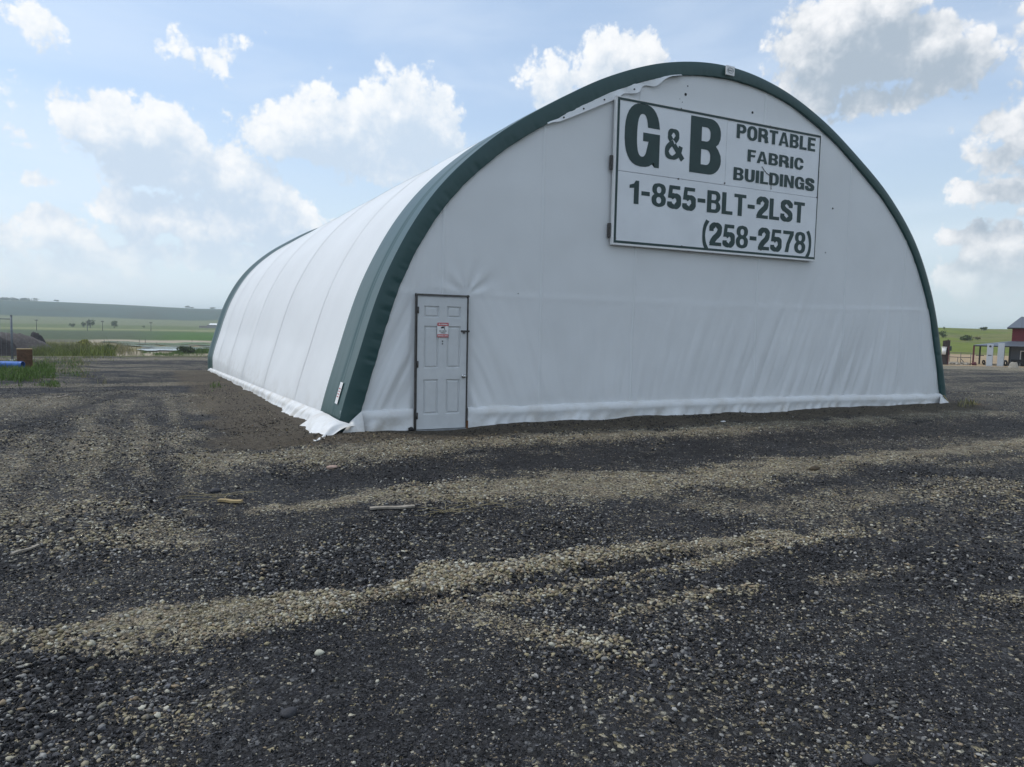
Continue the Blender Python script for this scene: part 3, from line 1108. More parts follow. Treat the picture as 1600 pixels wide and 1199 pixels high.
def wall_disp(x, z):
    """wrinkles of the stretched end cloth, metres towards the viewer"""
    k = np.interp(x, [0, 1.1, 2.1, 3.2, 4.2, 6, 9, 11.5, 13, 14.2], [-0.35, -0.45, 0.42, 0.30, 0.05, -0.25, -0.42, -0.35, 0.12, 0.3])
    u = x + k * z
    env = smooth(2.6, 0.4, z) * 0.8 + 0.2 * smooth(4.6, 1.0, z)
    side_r = smooth(6.5, 9.5, x)
    near_door = 0.7 * side_r + np.exp(-((x - 2.05) / 1.3) ** 2) + np.exp(-((x - 1.0) / 0.7) ** 2)
    a = (fbm(u * 4.6, z * 0.40, 501, 3) - 0.5) * 0.060 + (np.abs(fbm(u * 2.7, z * 0.3, 502, 3) - 0.5)) * 0.10 + (fbm(u * 13, z * 0.8, 507, 2) - 0.5) * 0.014
    d = a * env * (0.75 + 0.8 * near_door)
    d = d + (fbm(x * 0.8, z * 0.8, 503, 3) - 0.5) * 0.04
    # weld of the horizontal sheet lap
    zl = 2.12 + 0.03 * (x - 5) * smooth(8, 13, x) * 0.3
    d = d + 0.008 * np.exp(-((z - zl) / 0.03) ** 2) + 0.004 * smooth(zl + 0.02, zl - 0.02, z)
    # puckers at the door head
    dx, dz = x - 2.05, z - 2.12
    rad = np.hypot(dx, dz)
    ang = np.arctan2(dz, dx)
    d = d + 0.018 * np.exp(-(rad / 0.45) ** 2) * np.sin(ang * 9) * smooth(0.02, 0.15, rad) * (dz > 0)
    indoor = smooth(1.08, 1.18, x) * smooth(2.17, 2.07, x) * smooth(2.2, 2.1, z)
    return d * (1 - indoor)


def wall_panel(x0, x1, nz=110):
    nx = max(8, int((x1 - x0) / 0.03))
    xs = np.linspace(max(x0, 0.06), min(x1, W - 0.06), nx)
    P = np.zeros((nx, nz, 3))
    t = np.linspace(0, 1, nz)
    for i, x in enumerate(xs):
        top = max(0.35, float(arch_top(x)) - 0.04)
        z = -0.02 + (top + 0.02) * t
        P[i, :, 0] = x
        P[i, :, 2] = z
        P[i, :, 1] = WALL_Y - wall_disp(np.full(nz, x), z)
    return link('wall_panel', grid_mesh('wall_panel', P, False), M['white_cloth'], shelter)


for a, b in zip(SEAM_X[:-1], SEAM_X[1:]):
    wall_panel(a, b)
for x in SEAM_X[1:-1]:
    n = 70
    top = float(arch_top(x)) - 0.12
    z0 = 2.1 if abs(x - 1.64) < 0.1 else 0.25
    z = np.linspace(z0, top, n)
    P = np.zeros((5, n, 3))
    for j, (dx, dy) in enumerate(((-.028, 0.0), (-.022, .005), (0, .0065), (.022, .005), (.028, 0.0))):
        P[j, :, 0] = x + dx + 0.01 * (fbm(z * 0.7, z * 0, 520, 2) - 0.5)
        P[j, :, 2] = z
        P[j, :, 1] = WALL_Y - wall_disp(P[j, :, 0], z) - dy - 0.001
    link('wall_seam', grid_mesh('wall_seam', P, False), M['seam_cloth'], shelter)

# back end cloth, so the hall is closed
xs = np.linspace(0.05, W - 0.05, 60)
P = np.zeros((60, 12, 3))
for i, x in enumerate(xs):
    P[i, :, 0] = x
    P[i, :, 1] = LEN - 0.06
    P[i, :, 2] = np.linspace(-0.95, float(arch_top(x)) - 0.04, 12)
link('back_wall', grid_mesh('back_wall', P, True), M['white_cloth'], shelter)


# ---- skirts: cloth bulging over the base pipe and hanging to the ground
def front_skirt(x0, x1, end_l=0.0, end_r=0.0):
    nx = int((x1 - x0) / 0.03)
    xs = np.linspace(x0, x1, nx)
    prof = [(0.045, 0.348), (-0.012, 0.342), (-0.034, 0.318), (-0.052, 0.285), (-0.060, 0.255), (-0.060, 0.228), (-0.053, 0.200), (-0.052, 0.14), (-0.060, 0.08), (-0.075, 0.02), (-0.09, -0.05), (-0.10, -0.10)]
    P = np.zeros((nx, len(prof), 3))
    for j, (py, pz) in enumerate(prof):
        u = xs - 0.75 * pz
        low = smooth(0.24, 0.05, np.array(pz))
        wr = (np.abs(fbm(u * 4.5, u * 0 + pz * 0.5, 530, 3) - 0.5) - 0.12) * 0.26 * (0.04 + 0.96 * low)
        wr = wr + (fbm(xs * 0.7, xs * 0, 531, 2) - 0.5) * 0.03
        sag = 0.018 * (fbm(xs * 0.5, xs * 0 + 3, 533, 2) - 0.5)
        # flatter near the ends, where the tube is tied back
        e = smooth(0.0, 0.35, xs - x0) * smooth(0.0, 0.5, x1 - xs)
        P[:, j, 0] = xs + 0.03 * (fbm(xs * 3, xs * 0 + pz * 8, 534, 2) - 0.5) * low
        P[:, j, 1] = WALL_Y - 0.030 + (py * (0.35 + 0.65 * e)) - (wr * (0.4 + 0.6 * e) + 0.006) * (j > 1)
        P[:, j, 2] = pz + sag * e - 0.05 * smooth(9, 14, xs) * (pz > 0.1)
    return link('skirt', grid_mesh('skirt', P, True), M['skirt_cloth'], shelter)


front_skirt(0.30, 1.172)
front_skirt(2.075, 14.02)


SIDE_PROF = [(0.0, 0.03), (0.022, 0.0), (0.050, -0.02), (0.066, -0.055), (0.070, -0.09), (0.075, -0.125), (0.09, -0.17), (0.125, -0.22), (0.17, -0.27), (0.21, -0.33), (0.24, -0.40)]


def side_skirt():
    """skirt along the left wall; its near end spreads out into a draped corner"""
    ny = 1000
    ys = np.linspace(0.9, LEN + 0.25, ny)
    P = np.zeros((ny, len(SIDE_PROF), 3))
    flare = smooth(8.0, 0.9, ys)
    for j, (px, pz) in enumerate(SIDE_PROF):
        low = j / (len(SIDE_PROF) - 1)
        u = ys + 0.5 * pz
        wr = (np.abs(fbm(u * 3.4, u * 0 + pz * 0.6, 540, 3) - 0.5) - 0.12) * (0.04 + 0.26 * low)
        wr = wr + (fbm(ys * 0.9, ys * 0, 541, 3) - 0.5) * 0.05 * low
        P[:, j, 0] = -(px * (1 + 1.9 * flare * low)) - wr * (1 + 0.6 * flare)
        P[:, j, 1] = ys + 0.18 * low * smooth(LEN - 0.6, LEN + 0.25, ys)
        P[:, j, 2] = skirt_top(ys) + pz * (1 + 0.08 * flare)
    link('skirt', grid_mesh('skirt', P, False), M['skirt_cloth'], shelter, label='loose white side skirt bulging along the ground')
    # the draped corner: a sheet hung from the foot of the trim and pulled out onto the gravel
    T = np.array([(-0.005, 0.95, 0.235), (-0.01, 0.5, 0.25), (-0.015, 0.12, 0.245), (0.03, -0.07, 0.22), (0.14, -0.10, 0.185), (0.27, -0.105, 0.135)])
    B = np.array([(-0.38, 0.98, -0.05), (-0.39, 0.55, -0.03), (-0.38, 0.12, 0.0), (-0.345, -0.22, 0.012), (-0.32, -0.40, 0.018), (-0.26, -0.46, 0.026)])
    nu, nv = 70, 22
    P = np.zeros((nu, nv, 3))
    for i in range(nu):
        q = i / (nu - 1) * 5
        k = min(int(q), 4)
        f = q - k
        a = T[k] * (1 - f) + T[k + 1] * f
        b = B[k] * (1 - f) + B[k + 1] * f
        for j in range(nv):
            v = j / (nv - 1)
            p = a * (1 - v) + b * v
            # belly out over the base pipe, then fall away
            p = p + np.array([-0.05, -0.02 * (i / nu), 0.035]) * math.sin(math.pi * v ** 0.7)
            fold = math.sin(q * 2.6 - v * 4.2) * 0.046 * v * (1 - 0.45 * v) + math.sin(q * 5.6 - v * 6.2 + 0.7) * 0.020 * v
            p = p + np.array([-0.6, -0.5, 0.7]) * fold
            p[2] = max(p[2], 0.012 - 0.03 * (q < 2.5))
            P[i, j] = p
    link('skirt', grid_mesh('skirt', P, False), M['skirt_cloth'], shelter, label='draped loose corner of the skirt at the near end')
    # cloth folded in behind it, between the corner and the door side
    P = np.zeros((24, 12, 3))
    for i in range(24):
        for j in range(12):
            u, v = i / 23, j / 11
            a = np.array([0.20 + 0.16 * u, -0.03, 0.20 + 0.14 * u])
            b = np.array([-0.05 + 0.45 * u, -0.24 + 0.08 * u, -0.04])
            p = a * (1 - v) + b * v
            p = p + np.array([0, -0.5, 0.5]) * (0.028 * math.sin(u * 9 - v * 5) * math.sin(math.pi * v))
            P[i, j] = p
    link('skirt', grid_mesh('skirt', P, True), M['skirt_cloth'], shelter, label='creased cloth folded in behind the draped corner')


side_skirt()
P = np.zeros((10, 5, 3))
for i in range(10):
    for j in range(5):
        u, v = i / 9, j / 4
        wd = 0.05 * (1 - u) + 0.022 + 0.014 * math.sin(u * 7)
        P[i, j] = (-0.29 - 0.14 * u + 0.02 * math.sin(v * 5), -0.47 - 0.14 * u + (v - 0.5) * wd * 2, 0.045 - 0.012 * u + 0.012 * math.sin(v * 8 + u * 6))
link('cloth_tail', grid_mesh('cloth_tail', P, False), M['skirt_cloth'], shelter)
# white tie-down flap at the right hand corner
P = np.zeros((8, 6, 3))
for i in range(8):
    for j in range(6):
        u, v = i / 7, j / 5
        P[i, j] = (13.82 - 0.22 * u * (1 - v) + 0.30 * u * v + 0.02 * v, -0.05 - 0.12 * u - 0.02 * math.sin(v * 6), 0.24 * (1 - u) + 0.015)
link('corner_flap', grid_mesh('corner_flap', P, False), M['skirt_cloth'], shelter)
tb = MB()
tb.tube((13.97, -0.02, 0.26), (14.06, -0.16, 0.02), 0.012)
tb.build('tie_rope', M['straw'], shelter)

# ---- torn loose edge of the end cloth below the trim, left of the sign
n = 150
s0 = np.interp(3.25, ARCH[3:-3, 0], ARC_S[3:-3])
s1 = np.interp(6.0, ARCH[3:-3, 0], ARC_S[3:-3])
s = np.linspace(s0, s1, n)
ax, azz = np.interp(s, ARC_S, ARCH[:, 0]), np.interp(s, ARC_S, ARCH[:, 1])
nx, nz = np.interp(s, ARC_S, ARCH_N[:, 0]), np.interp(s, ARC_S, ARCH_N[:, 1])
wd = np.interp(s, ARC_S, TRIM_W)
t = (s - s0) / (s1 - s0)
hang = 0.02 + 0.10 * np.sin(np.pi * np.clip(t * 1.05, 0, 1)) ** 0.8 + 0.035 * np.sin(t * 24 + 2 * np.sin(t * 9)) * smooth(0.35, 0.6, t)
hang = np.clip(hang * smooth(0, 0.08, t) * smooth(1.0, 0.93, t), 0.004, 0.3)
P = np.zeros((n, 6, 3))
for j in range(6):
    v = j / 5
    dd = wd - 0.03 + (hang + 0.03) * v
    P[:, j, 0] = ax - nx * dd
    P[:, j, 2] = azz - nz * dd
    P[:, j, 1] = 0.008 - 0.03 * v - 0.03 * v * np.sin(t * 30 + 2 * np.sin(t * 11)) * smooth(0.3, 0.6, t)
torn = link('torn_flap', grid_mesh('torn_flap', P, True), M['seam_cloth'], shelter, label='torn loose strip of white cloth hanging below the green trim')
for tt in (0.11, 0.25, 0.40, 0.62):
    i = int(tt * n)
    c = 0.5 * (P[i, 2] + P[i, 4])
    MB().tube((c[0], c[1] - 0.012, c[2]), (c[0], c[1] + 0.01, c[2]), 0.014, n=8).build('grommet', M['black'], torn)


def wall_pt(px, py):
    v = ray(px, py)
    tt = (WALL_Y - CAM[1]) / v[1]
    p = CAM + v * tt
    return p[0], p[2]


# screw washers and old holes in the end cloth
for (px, py, r) in ((1074, 135, .012), (1071, 148, .026), (1176, 176, .024), (1066, 160, .008), (1301, 326, .018), (1062, 155, .006), (809, 459, .008),
                    (1290, 395, .012)):
    x, z = wall_pt(px, py)
    y = WALL_Y - float(wall_disp(np.array([x]), np.array([z]))[0])
    MB().tube((x, y - 0.006, z), (x, y + 0.02, z), r, n=8).build('bolt_hole', M['black'], shelter)

# maker's patch at the crown of the trim: oval outline with a scrawl, too small to read
patch = boxobj('maker_patch', M['white'], shelter, 7.00, -0.075, 6.262, 7.20, -0.058, 6.425, 0.002)
mb = MB()
for k in range(20):
    a0, a1 = 2 * math.pi * k / 20, 2 * math.pi * (k + 1) / 20
    mb.tube((7.1 + .07 * math.cos(a0), -0.078, 6.343 + .045 * math.sin(a0)), (7.1 + .07 * math.cos(a1), -0.078, 6.343 + .045 * math.sin(a1)), 0.004, n=5)
pt = [(7.045, 6.335), (7.055, 6.36), (7.065, 6.33), (7.08, 6.352), (7.092, 6.332), (7.105, 6.354), (7.12, 6.33), (7.135, 6.35), (7.155, 6.338)]
for a, b in zip(pt[:-1], pt[1:]):
    mb.tube((a[0], -0.078, a[1]), (b[0], -0.078, b[1]), 0.004, n=5)
mb.build('emblem', M['grey_print'], patch)

# paper tag on the green band near the ground
P = np.zeros((2, 5, 3))
for i, y in enumerate((0.30, 0.46)):
    for j, z in enumerate(np.linspace(0.42, 0.74, 5)):
        rr_ = np.interp(z, ARCH[3:120, 1], ARCH[3:120, 0])
        P[i, j] = (rr_ - 0.022, y, z)
tagm = link('paper_tag', grid_mesh('paper_tag', P, True), M['white'], shelter)
mb = MB()
for k in range(4):
    z = 0.52 + 0.04 * k
    x = float(np.interp(z, ARCH[3:120, 1], ARCH[3:120, 0])) - 0.025
    mb.box(x - 0.001, 0.335, z, x + 0.001, 0.425, z + 0.012)
mb.build('tag_print', M['red_print'], tagm)

# ------------------------------------------------------------------ the door
DX0, DX1, DZ1 = 1.216, 2.026, 2.055


def build_door():
    fr = M['dark_metal']
    # frame of thin steel bars
    f = MB()
    f.box(1.183, -0.035, 0.0, 1.193, 0.02, 2.103, 0.002)
    f.box(1.203, -0.028, 0.0, 1.211, 0.02, 2.075, 0.002)
    f.box(2.031, -0.032, 0.0, 2.046, 0.02, 2.103, 0.002)
    f.build('door_frame', fr, shelter)
    b = MB()
    b.box(1.181, -0.036, 2.070, 2.054, 0.02, 2.098, 0.002)
    b.build('lintel', fr, shelter)
    boxobj('threshold', M['galv'], shelter, 1.2, -0.06, -0.03, 2.03, 0.02, 0.022, 0.003)
    # leaf: stiles and rails round six recessed panels
    w, h = DX1 - DX0, DZ1 - 0.03
    xs = [DX0, DX0 + .13 * w, DX0 + .43 * w, DX0 + .585 * w, DX0 + .875 * w, DX1]
    zf = [0.0, 1 - .889, 1 - .622, 1 - .538, 1 - .217, 1 - .156, 1 - .067, 1.0]
    zs = [0.03 + h * q for q in zf]
    yf = -0.014
    leaf = MB()
    holes = []
    for i in range(5):
        for j in range(7):
            if i in (1, 3) and j in (1, 3, 5):
                holes.append((xs[i], xs[i + 1], zs[j], zs[j + 1]))
            else:
                leaf.poly([(xs[i], yf, zs[j]), (xs[i + 1], yf, zs[j]), (xs[i + 1], yf, zs[j + 1]), (xs[i], yf, zs[j + 1])])
    for (a, b_) in (((DX0, yf), (DX0, .022)), ((DX1, .022), (DX1, yf))):
        leaf.poly([(a[0], a[1], 0.03), (a[0], a[1], DZ1), (b_[0], b_[1], DZ1), (b_[0], b_[1], 0.03)])
    leaf.poly([(DX0, yf, DZ1), (DX1, yf, DZ1), (DX1, .022, DZ1), (DX0, .022, DZ1)])
    bmesh.ops.remove_doubles(leaf.bm, verts=leaf.bm.verts[:], dist=1e-5)
    door = leaf.build('door', M['door_paint'], shelter)
    for (a, b_, c, d) in holes:
        p = MB()
        rings = [(0.0, yf), (0.012, yf + 0.022), (0.022, yf + 0.022), (0.040, yf + 0.005)]
        loops = []
        for (q, y) in rings:
            loops.append([p.bm.verts.new(v) for v in ((a + q, y, c + q), (b_ - q, y, c + q), (b_ - q, y, d - q), (a + q, y, d - q))])
        for l0, l1 in zip(loops[:-1], loops[1:]):
            for k in range(4):
                p.bm.faces.new((l0[k], l0[(k + 1) % 4], l1[(k + 1) % 4], l1[k]))
        p.bm.faces.new(loops[-1])
        p.build('door_panel', M['door_paint'], door)
    kb = MB()
    kb.tube((1.978, -0.016, 0.84), (1.978, -0.024, 0.84), 0.032, n=16)
    kb.tube((1.978, -0.024, 0.84), (1.978, -0.05, 0.84), 0.012, n=12)
    r = bmesh.ops.create_uvsphere(kb.bm, u_segments=14, v_segments=10, radius=0.029, matrix=Matrix.Translation((1.978, -0.066, 0.84)))
    kb.build('door_knob', M['chrome'], door, True)
    hs = MB()
    hs.box(1.925, -0.03, 1.528, 2.068, -0.016, 1.556, 0.003)
    hs.box(1.955, -0.045, 1.505, 1.985, -0.03, 1.53, 0.004)
    hs.tube((2.045, -0.05, 1.542), (2.045, -0.03, 1.542), 0.016, n=8)
    hs.build('hasp', M['dark_metal'], door)
    for z in (1.85, 1.03, 0.24):
        g = MB()
        g.tube((1.213, -0.03, z - .05), (1.213, -0.03, z + .05), 0.011, n=8)
        g.box(1.214, -0.02, z - .05, 1.238, -0.0145, z + .05, 0.001)
        g.build('hinge', M['dark_metal'], door)
    for z in (1.383, 1.343):
        MB().tube((1.622, -0.022, z), (1.622, -0.012, z), 0.010, n=8).build('peephole', M['black'], door)
    g = MB()
    g.box(2.03, -0.045, 0.0, 2.062, -0.03, 0.14, 0.002)
    g.build('rusty_plate', M['rust'], shelter)


build_door()


# ------------------------------------------------------------------ lettering: heavy condensed sans drawn from its own outlines
def rr(x0, y0, x1, y1, rx, ry=None, n=7, corners=(1, 1, 1, 1)):
    """rounded rectangle, corners bl br tr tl"""
    ry = rx if ry is None else ry
    pts = []
    for (cx, cy, a0, on, kx, ky) in ((x0 + rx, y0 + ry, 180, corners[0], x0, y0), (x1 - rx, y0 + ry, 270, corners[1], x1, y0),
                                     (x1 - rx, y1 - ry, 0, corners[2], x1, y1), (x0 + rx, y1 - ry, 90, corners[3], x0, y1)):
        if not on:
            pts.append((kx, ky))
        else:
            for k in range(n + 1):
                a = math.radians(a0 + 90 * k / n)
                pts.append((cx + rx * math.cos(a), cy + ry * math.sin(a)))
    return pts


def catmull(pts, n=7):
    P = [pts[0]] + list(pts) + [pts[-1]]
    out = []
    for i in range(1, len(P) - 2):
        p0, p1, p2, p3 = (np.array(P[i + k], float) for k in (-1, 0, 1, 2))
        for k in range(n):
            t = k / n
            out.append(0.5 * (2 * p1 + (p2 - p0) * t + (2 * p0 - 5 * p1 + 4 * p2 - p3) * t * t + (3 * p1 - p0 - 3 * p2 + p3) * t ** 3))
    out.append(np.array(P[-2], float))
    return np.array(out)


def thick(pts, s, b, curve=True):
    """outline of a brush stroke; the inner side never folds over itself in tight bends"""
    c = catmull(pts) if curve else np.array(pts, float)
    d = np.gradient(c, axis=0)
    ds = np.linalg.norm(d, axis=1) + 1e-9
    d = d / ds[:, None]
    kap = np.gradient(np.unwrap(np.arctan2(d[:, 1], d[:, 0]))) / ds
    kap = np.convolve(np.pad(kap, 2, 'edge'), np.ones(5) / 5, 'valid')
    w = 0.5 * (s * np.abs(d[:, 1]) + b * np.abs(d[:, 0]))
    nrm = np.stack([-d[:, 1], d[:, 0]], 1)
    wl = np.where(kap > 0, np.minimum(w, 0.8 / np.maximum(kap, 1e-6)), w)
    wr = np.where(kap < 0, np.minimum(w, 0.8 / np.maximum(-kap, 1e-6)), w)
    L = c + nrm * wl[:, None]
    Rt = c - nrm * wr[:, None]
    return [tuple(p) for p in L] + [tuple(p) for p in Rt[::-1]]


def bowl(cx, cy, a, b, y0, y1, n=26, e=2.5):
    """part of a super-ellipse, open on the right: from height y0 over the top, left and foot to height y1"""
    def ang(y):
        v = min(1, abs((y - cy) / b))
        return math.asin(v ** (e / 2)) * (1 if y > cy else -1)
    t0, t1 = ang(y0), 2 * math.pi + ang(y1)
    out = []
    for k in range(n + 1):
        t = t0 + (t1 - t0) * k / n
        ct, st = math.cos(t), math.sin(t)
        out.append((cx + a * math.copysign(abs(ct) ** (2 / e), ct), cy + b * math.copysign(abs(st) ** (2 / e), st)))
    return out


def glyph(ch, s=0.19, b=0.155):
    """list of layers, each a list of contours; cap height 1"""
    w = 0.60
    if ch == 'I':
        return [[[(0, 0), (s, 0), (s, 1), (0, 1)]]], s
    if ch == 'L':
        return [[[(0, 0), (.50, 0), (.50, b), (s, b), (s, 1), (0, 1)]]], .50
    if ch == 'T':
        w = .56
        return [[[(w / 2 - s / 2, 0), (w / 2 + s / 2, 0), (w / 2 + s / 2, 1 - b), (w, 1 - b), (w, 1), (0, 1), (0, 1 - b), (w / 2 - s / 2, 1 - b)]]], w
    if ch == 'E':
        w = .53
        return [[[(0, 0), (w, 0), (w, b), (s, b), (s, .5 - b / 2), (w - .04, .5 - b / 2), (w - .04, .5 + b / 2), (s, .5 + b / 2), (s, 1 - b), (w, 1 - b), (w, 1), (0, 1)]]], w
    if ch == 'F':
        w = .51
        return [[[(0, 0), (s, 0), (s, .42), (w - .04, .42), (w - .04, .42 + b), (s, .42 + b), (s, 1 - b), (w, 1 - b), (w, 1), (0, 1)]]], w
    if ch == 'N':
        w = .63
        return [[[(0, 0), (s - .01, 0), (s - .01, .62), (w - s, 0), (w, 0), (w, 1), (w - s + .01, 1), (w - s + .01, .38), (s, 1), (0, 1)]]], w
    if ch == 'A':
        w = .68
        return [[[(0, 0), (.19, 0), (.225, .2), (w - .225, .2), (w - .19, 0), (w, 0), (.445, 1), (w - .445, 1)],
                 [(.25, .335), (w - .25, .335), (w / 2, .80)]]], w
    if ch == 'P':
        return [[rr(0, .38, w, 1, .24, .29, corners=(0, 1, 1, 0))[1:] + [(0, 1), (0, 0), (s, 0), (s, .38)],
                 rr(s, .38 + b, w - s, 1 - b, .09, .13, corners=(0, 1, 1, 0))]], w
    if ch == 'R':
        w = .62
        return [[rr(0, .40, w, 1, .23, .28, corners=(0, 1, 1, 0))[1:] + [(0, 1), (0, 0), (s, 0), (s, .40)],
                 rr(s, .40 + b, w - s, 1 - b, .09, .12, corners=(0, 1, 1, 0))],
                [thick([(.30, .45), (.42, .42), (.51, .33), (.53, .15), (.57, 0)], s, b)]], w + .04
    if ch == 'B':
        w = .61
        up = rr(0, .48, w - .02, 1, .22, .25, corners=(0, 1, 1, 0))
        outer = [(0, 0), (w - .24, 0)] + rr(0, 0, w, .54, .24, .27, corners=(0, 1, 1, 0))[1:9] + \
            [(w, .27)] + [(w - .01, .36), (w - .06, .46), (w - .11, .52), (w - .06, .57), (w - .025, .66)] + rr(0, .48, w - .02, 1, .22, .25, corners=(0, 1, 1, 0))[9:]
        seen = []
        for p in outer:
            if not seen or math.hypot(p[0] - seen[-1][0], p[1] - seen[-1][1]) > 1e-3:
                seen.append(p)
        return [[seen, rr(s, b, w - s, .50 - b * .38, .08, .11, corners=(0, 1, 1, 0)), rr(s, .50 + b * .5, w - s - .01, 1 - b, .08, .10, corners=(0, 1, 1, 0))]], w
    if ch == 'D':
        return [[rr(0, 0, w, 1, .28, .34, corners=(0, 1, 1, 0)), rr(s, b, w - s, 1 - b, .12, .2, corners=(0, 1, 1, 0))]], w
    if ch == 'O':
        w = .64
        return [[rr(0, -.015, w, 1.015, .30, .36), rr(s, b - .015, w - s, 1.015 - b, .13, .2)]], w
    if ch == 'U':
        return [[[(0, 1), (s, 1), (s, .3)] + [(p[0], p[1]) for p in reversed(rr(s, b - .015, w - s, .6, .11, .17)[:16])][0:0] +
                 [(s, .28), (s + .03, .19), (w / 2, b - .015), (w - s - .03, .19), (w - s, .28), (w - s, 1), (w, 1), (w, .28)] +
                 [(w - .03, .14), (w - .12, .03), (w / 2, -.015), (.12, .03), (.03, .14), (0, .28)]]], w
    if ch in 'CG':
        w = .62
        if ch == 'C':
            o = bowl(w / 2, .5, w / 2, .515, .635, .365)
            q = bowl(w / 2, .5, w / 2 - s, .515 - b, .635, .365)
            return [[o + q[::-1]]], w
        o = bowl(w / 2, .5, w / 2, .515, .64, .10)
        q = bowl(w / 2, .5, w / 2 - s, .515 - b, .64, .30)
        return [[o + [(w - .095, .09), (w - .085, 0), (w, 0), (w, .55), (w * .52, .55), (w * .52, .41), (w - s + .015, .41)] + q[::-1]]], w
    if ch == 'S':
        w = .60
        k = [(w - s / 2 - .005, .66), (w - s / 2 - .02, .80), (w / 2 + .05, .925), (w / 2 - .07, .925), (s / 2 + .015, .83), (s / 2 + .01, .70), (s / 2 + .07, .59), (w / 2, .51),
             (w - s / 2 - .07, .42), (w - s / 2, .29), (w - s / 2 - .015, .17), (w / 2 + .07, .075), (w / 2 - .06, .075), (s / 2 + .01, .19), (s / 2, .35)]
        return [[thick(k, s, b)]], w
    if ch == '8':
        w = .59
        o = catmull([(w / 2, 1.015), (w - .10, .96), (w - .02, .80), (w - .035, .62), (w - .10, .525), (w - .02, .42), (w, .26), (w - .07, .07), (w / 2, -.015), (.07, .07), (0, .26), (.02, .42), (.10, .525), (.035, .62), (.02, .80), (.10, .96), (w / 2, 1.015)], 4)[:-1]
        return [[[tuple(p) for p in o], rr(s, b - .02, w - s, .42, .10, .13), rr(s + .01, .58, w - s - .01, 1.02 - b, .09, .12)]], w
    if ch == '5':
        w = .58
        return [[thick([(s / 2, .28), (s / 2 + .02, .15), (w / 2 - .03, .07), (w / 2 + .08, .085), (w - s / 2 - .01, .22), (w - s / 2, .36), (w - s / 2 - .03, .50), (w / 2 + .04, .575), (.22, .54), (.14, .47)], s, b)],
                [[(.02, .44), (.185, .44), (.215, 1 - b), (w - .05, 1 - b), (w - .05, 1), (.075, 1)]]], w
    if ch == '2':
        w = .58
        return [[thick([(s / 2, .64), (s / 2 + .01, .80), (w / 2 - .06, .925), (w / 2 + .06, .925), (w - s / 2 - .015, .82), (w - s / 2, .70), (w - s / 2 - .06, .52), (w / 2 - .03, .34), (.17, .20), (.12, .06)], s, b)],
                [[(0.01, 0), (w, 0), (w, b), (.06, b)]]], w
    if ch == '7':
        w = .56
        return [[[(.12, 0), (.31, 0), (.37, .38), (w, .83), (w, 1), (0, 1), (0, 1 - b), (w - .2, 1 - b), (.2, .42)]]], w
    if ch == '1':
        w = .40
        return [[[(.18, 0), (.18 + s, 0), (.18 + s, 1), (.24, 1), (.17, .86), (0, .79), (0, .655), (.18, .68)]]], w
    if ch == '-':
        return [[[(.02, .40), (.36, .40), (.36, .40 + b * 1.15), (.02, .40 + b * 1.15)]]], .38
    if ch == '(':
        return [[thick([(.24, 1.08), (.12, .82), (.075, .45), (.12, .08), (.24, -.18)], .13, .11)]], .27
    if ch == ')':
        return [[thick([(.03, 1.08), (.15, .82), (.195, .45), (.15, .08), (.03, -.18)], .13, .11)]], .27
    if ch == 'H':
        return [[[(0, 0), (s, 0), (s, .43), (w - s, .43), (w - s, 0), (w, 0), (w, 1), (w - s, 1), (w - s, .43 + b), (s, .43 + b), (s, 1), (0, 1)]]], w
    if ch == 'W':
        w = .9
        return [[[(.16, 0), (.33, 0), (.45, .62), (.57, 0), (.74, 0), (.9, 1), (.72, 1), (.65, .42), (.54, 1), (.36, 1), (.25, .42), (.18, 1), (0, 1)]]], w
    if ch == 'V':
        w = .66
        return [[[(.24, 0), (.42, 0), (.66, 1), (.47, 1), (.33, .33), (.19, 1), (0, 1)]]], w
    if ch == '4':
        w = .6
        return [[[(.33, 0), (.51, 0), (.51, .22), (.6, .22), (.6, .37), (.51, .37), (.51, 1), (.31, 1), (0, .38), (0, .22), (.33, .22)], [(.15, .37), (.33, .37), (.33, .72)]]], w
    if ch == '0':
        return [[rr(0, -.015, w - .02, 1.015, .28, .36), rr(s, b - .015, w - .02 - s, 1.015 - b, .10, .2)]], w - .02
    if ch == '&':
        w = .78
        return [[thick([(.78, 0.02), (.27, .62), (.19, .78), (.24, .91), (.36, .945), (.48, .90), (.52, .77), (.44, .64), (.30, .54)], .150, .115)],
                [thick([(.36, .57), (.16, .42), (.085, .25), (.15, .10), (.33, .05), (.50, .12), (.62, .27), (.68, .46)], .150, .115)]], w
    return [[[(0, 0), (.3, 0), (.3, 1), (0, 1)]]], .3


def glyph_mesh(ch, s, b):
    layers, w = glyph(ch, s, b)
    bm = bmesh.new()
    for k, contours in enumerate(layers):
        cu = bpy.data.curves.new('g', 'CURVE')
        cu.dimensions = '2D'
        cu.fill_mode = 'BOTH'
        cu.extrude = 0.0
        for c in contours:
            sp = cu.splines.new('POLY')
            sp.points.add(len(c) - 1)
            for pnt, (x, y) in zip(sp.points, c):
                pnt.co = (x, y, 0, 1)
            sp.use_cyclic_u = True
        ob = bpy.data.objects.new('g', cu)
        me = ob.to_mesh()
        off = len(bm.verts)
        vs = [bm.verts.new((v.co.x, v.co.y, k * 0.001)) for v in me.vertices]
        for p in me.polygons:
            try:
                bm.faces.new([vs[i] for i in p.vertices])
            except ValueError:
                pass
        ob.to_mesh_clear()
        bpy.data.objects.remove(ob)
        bpy.data.curves.remove(cu)
    return bm, w


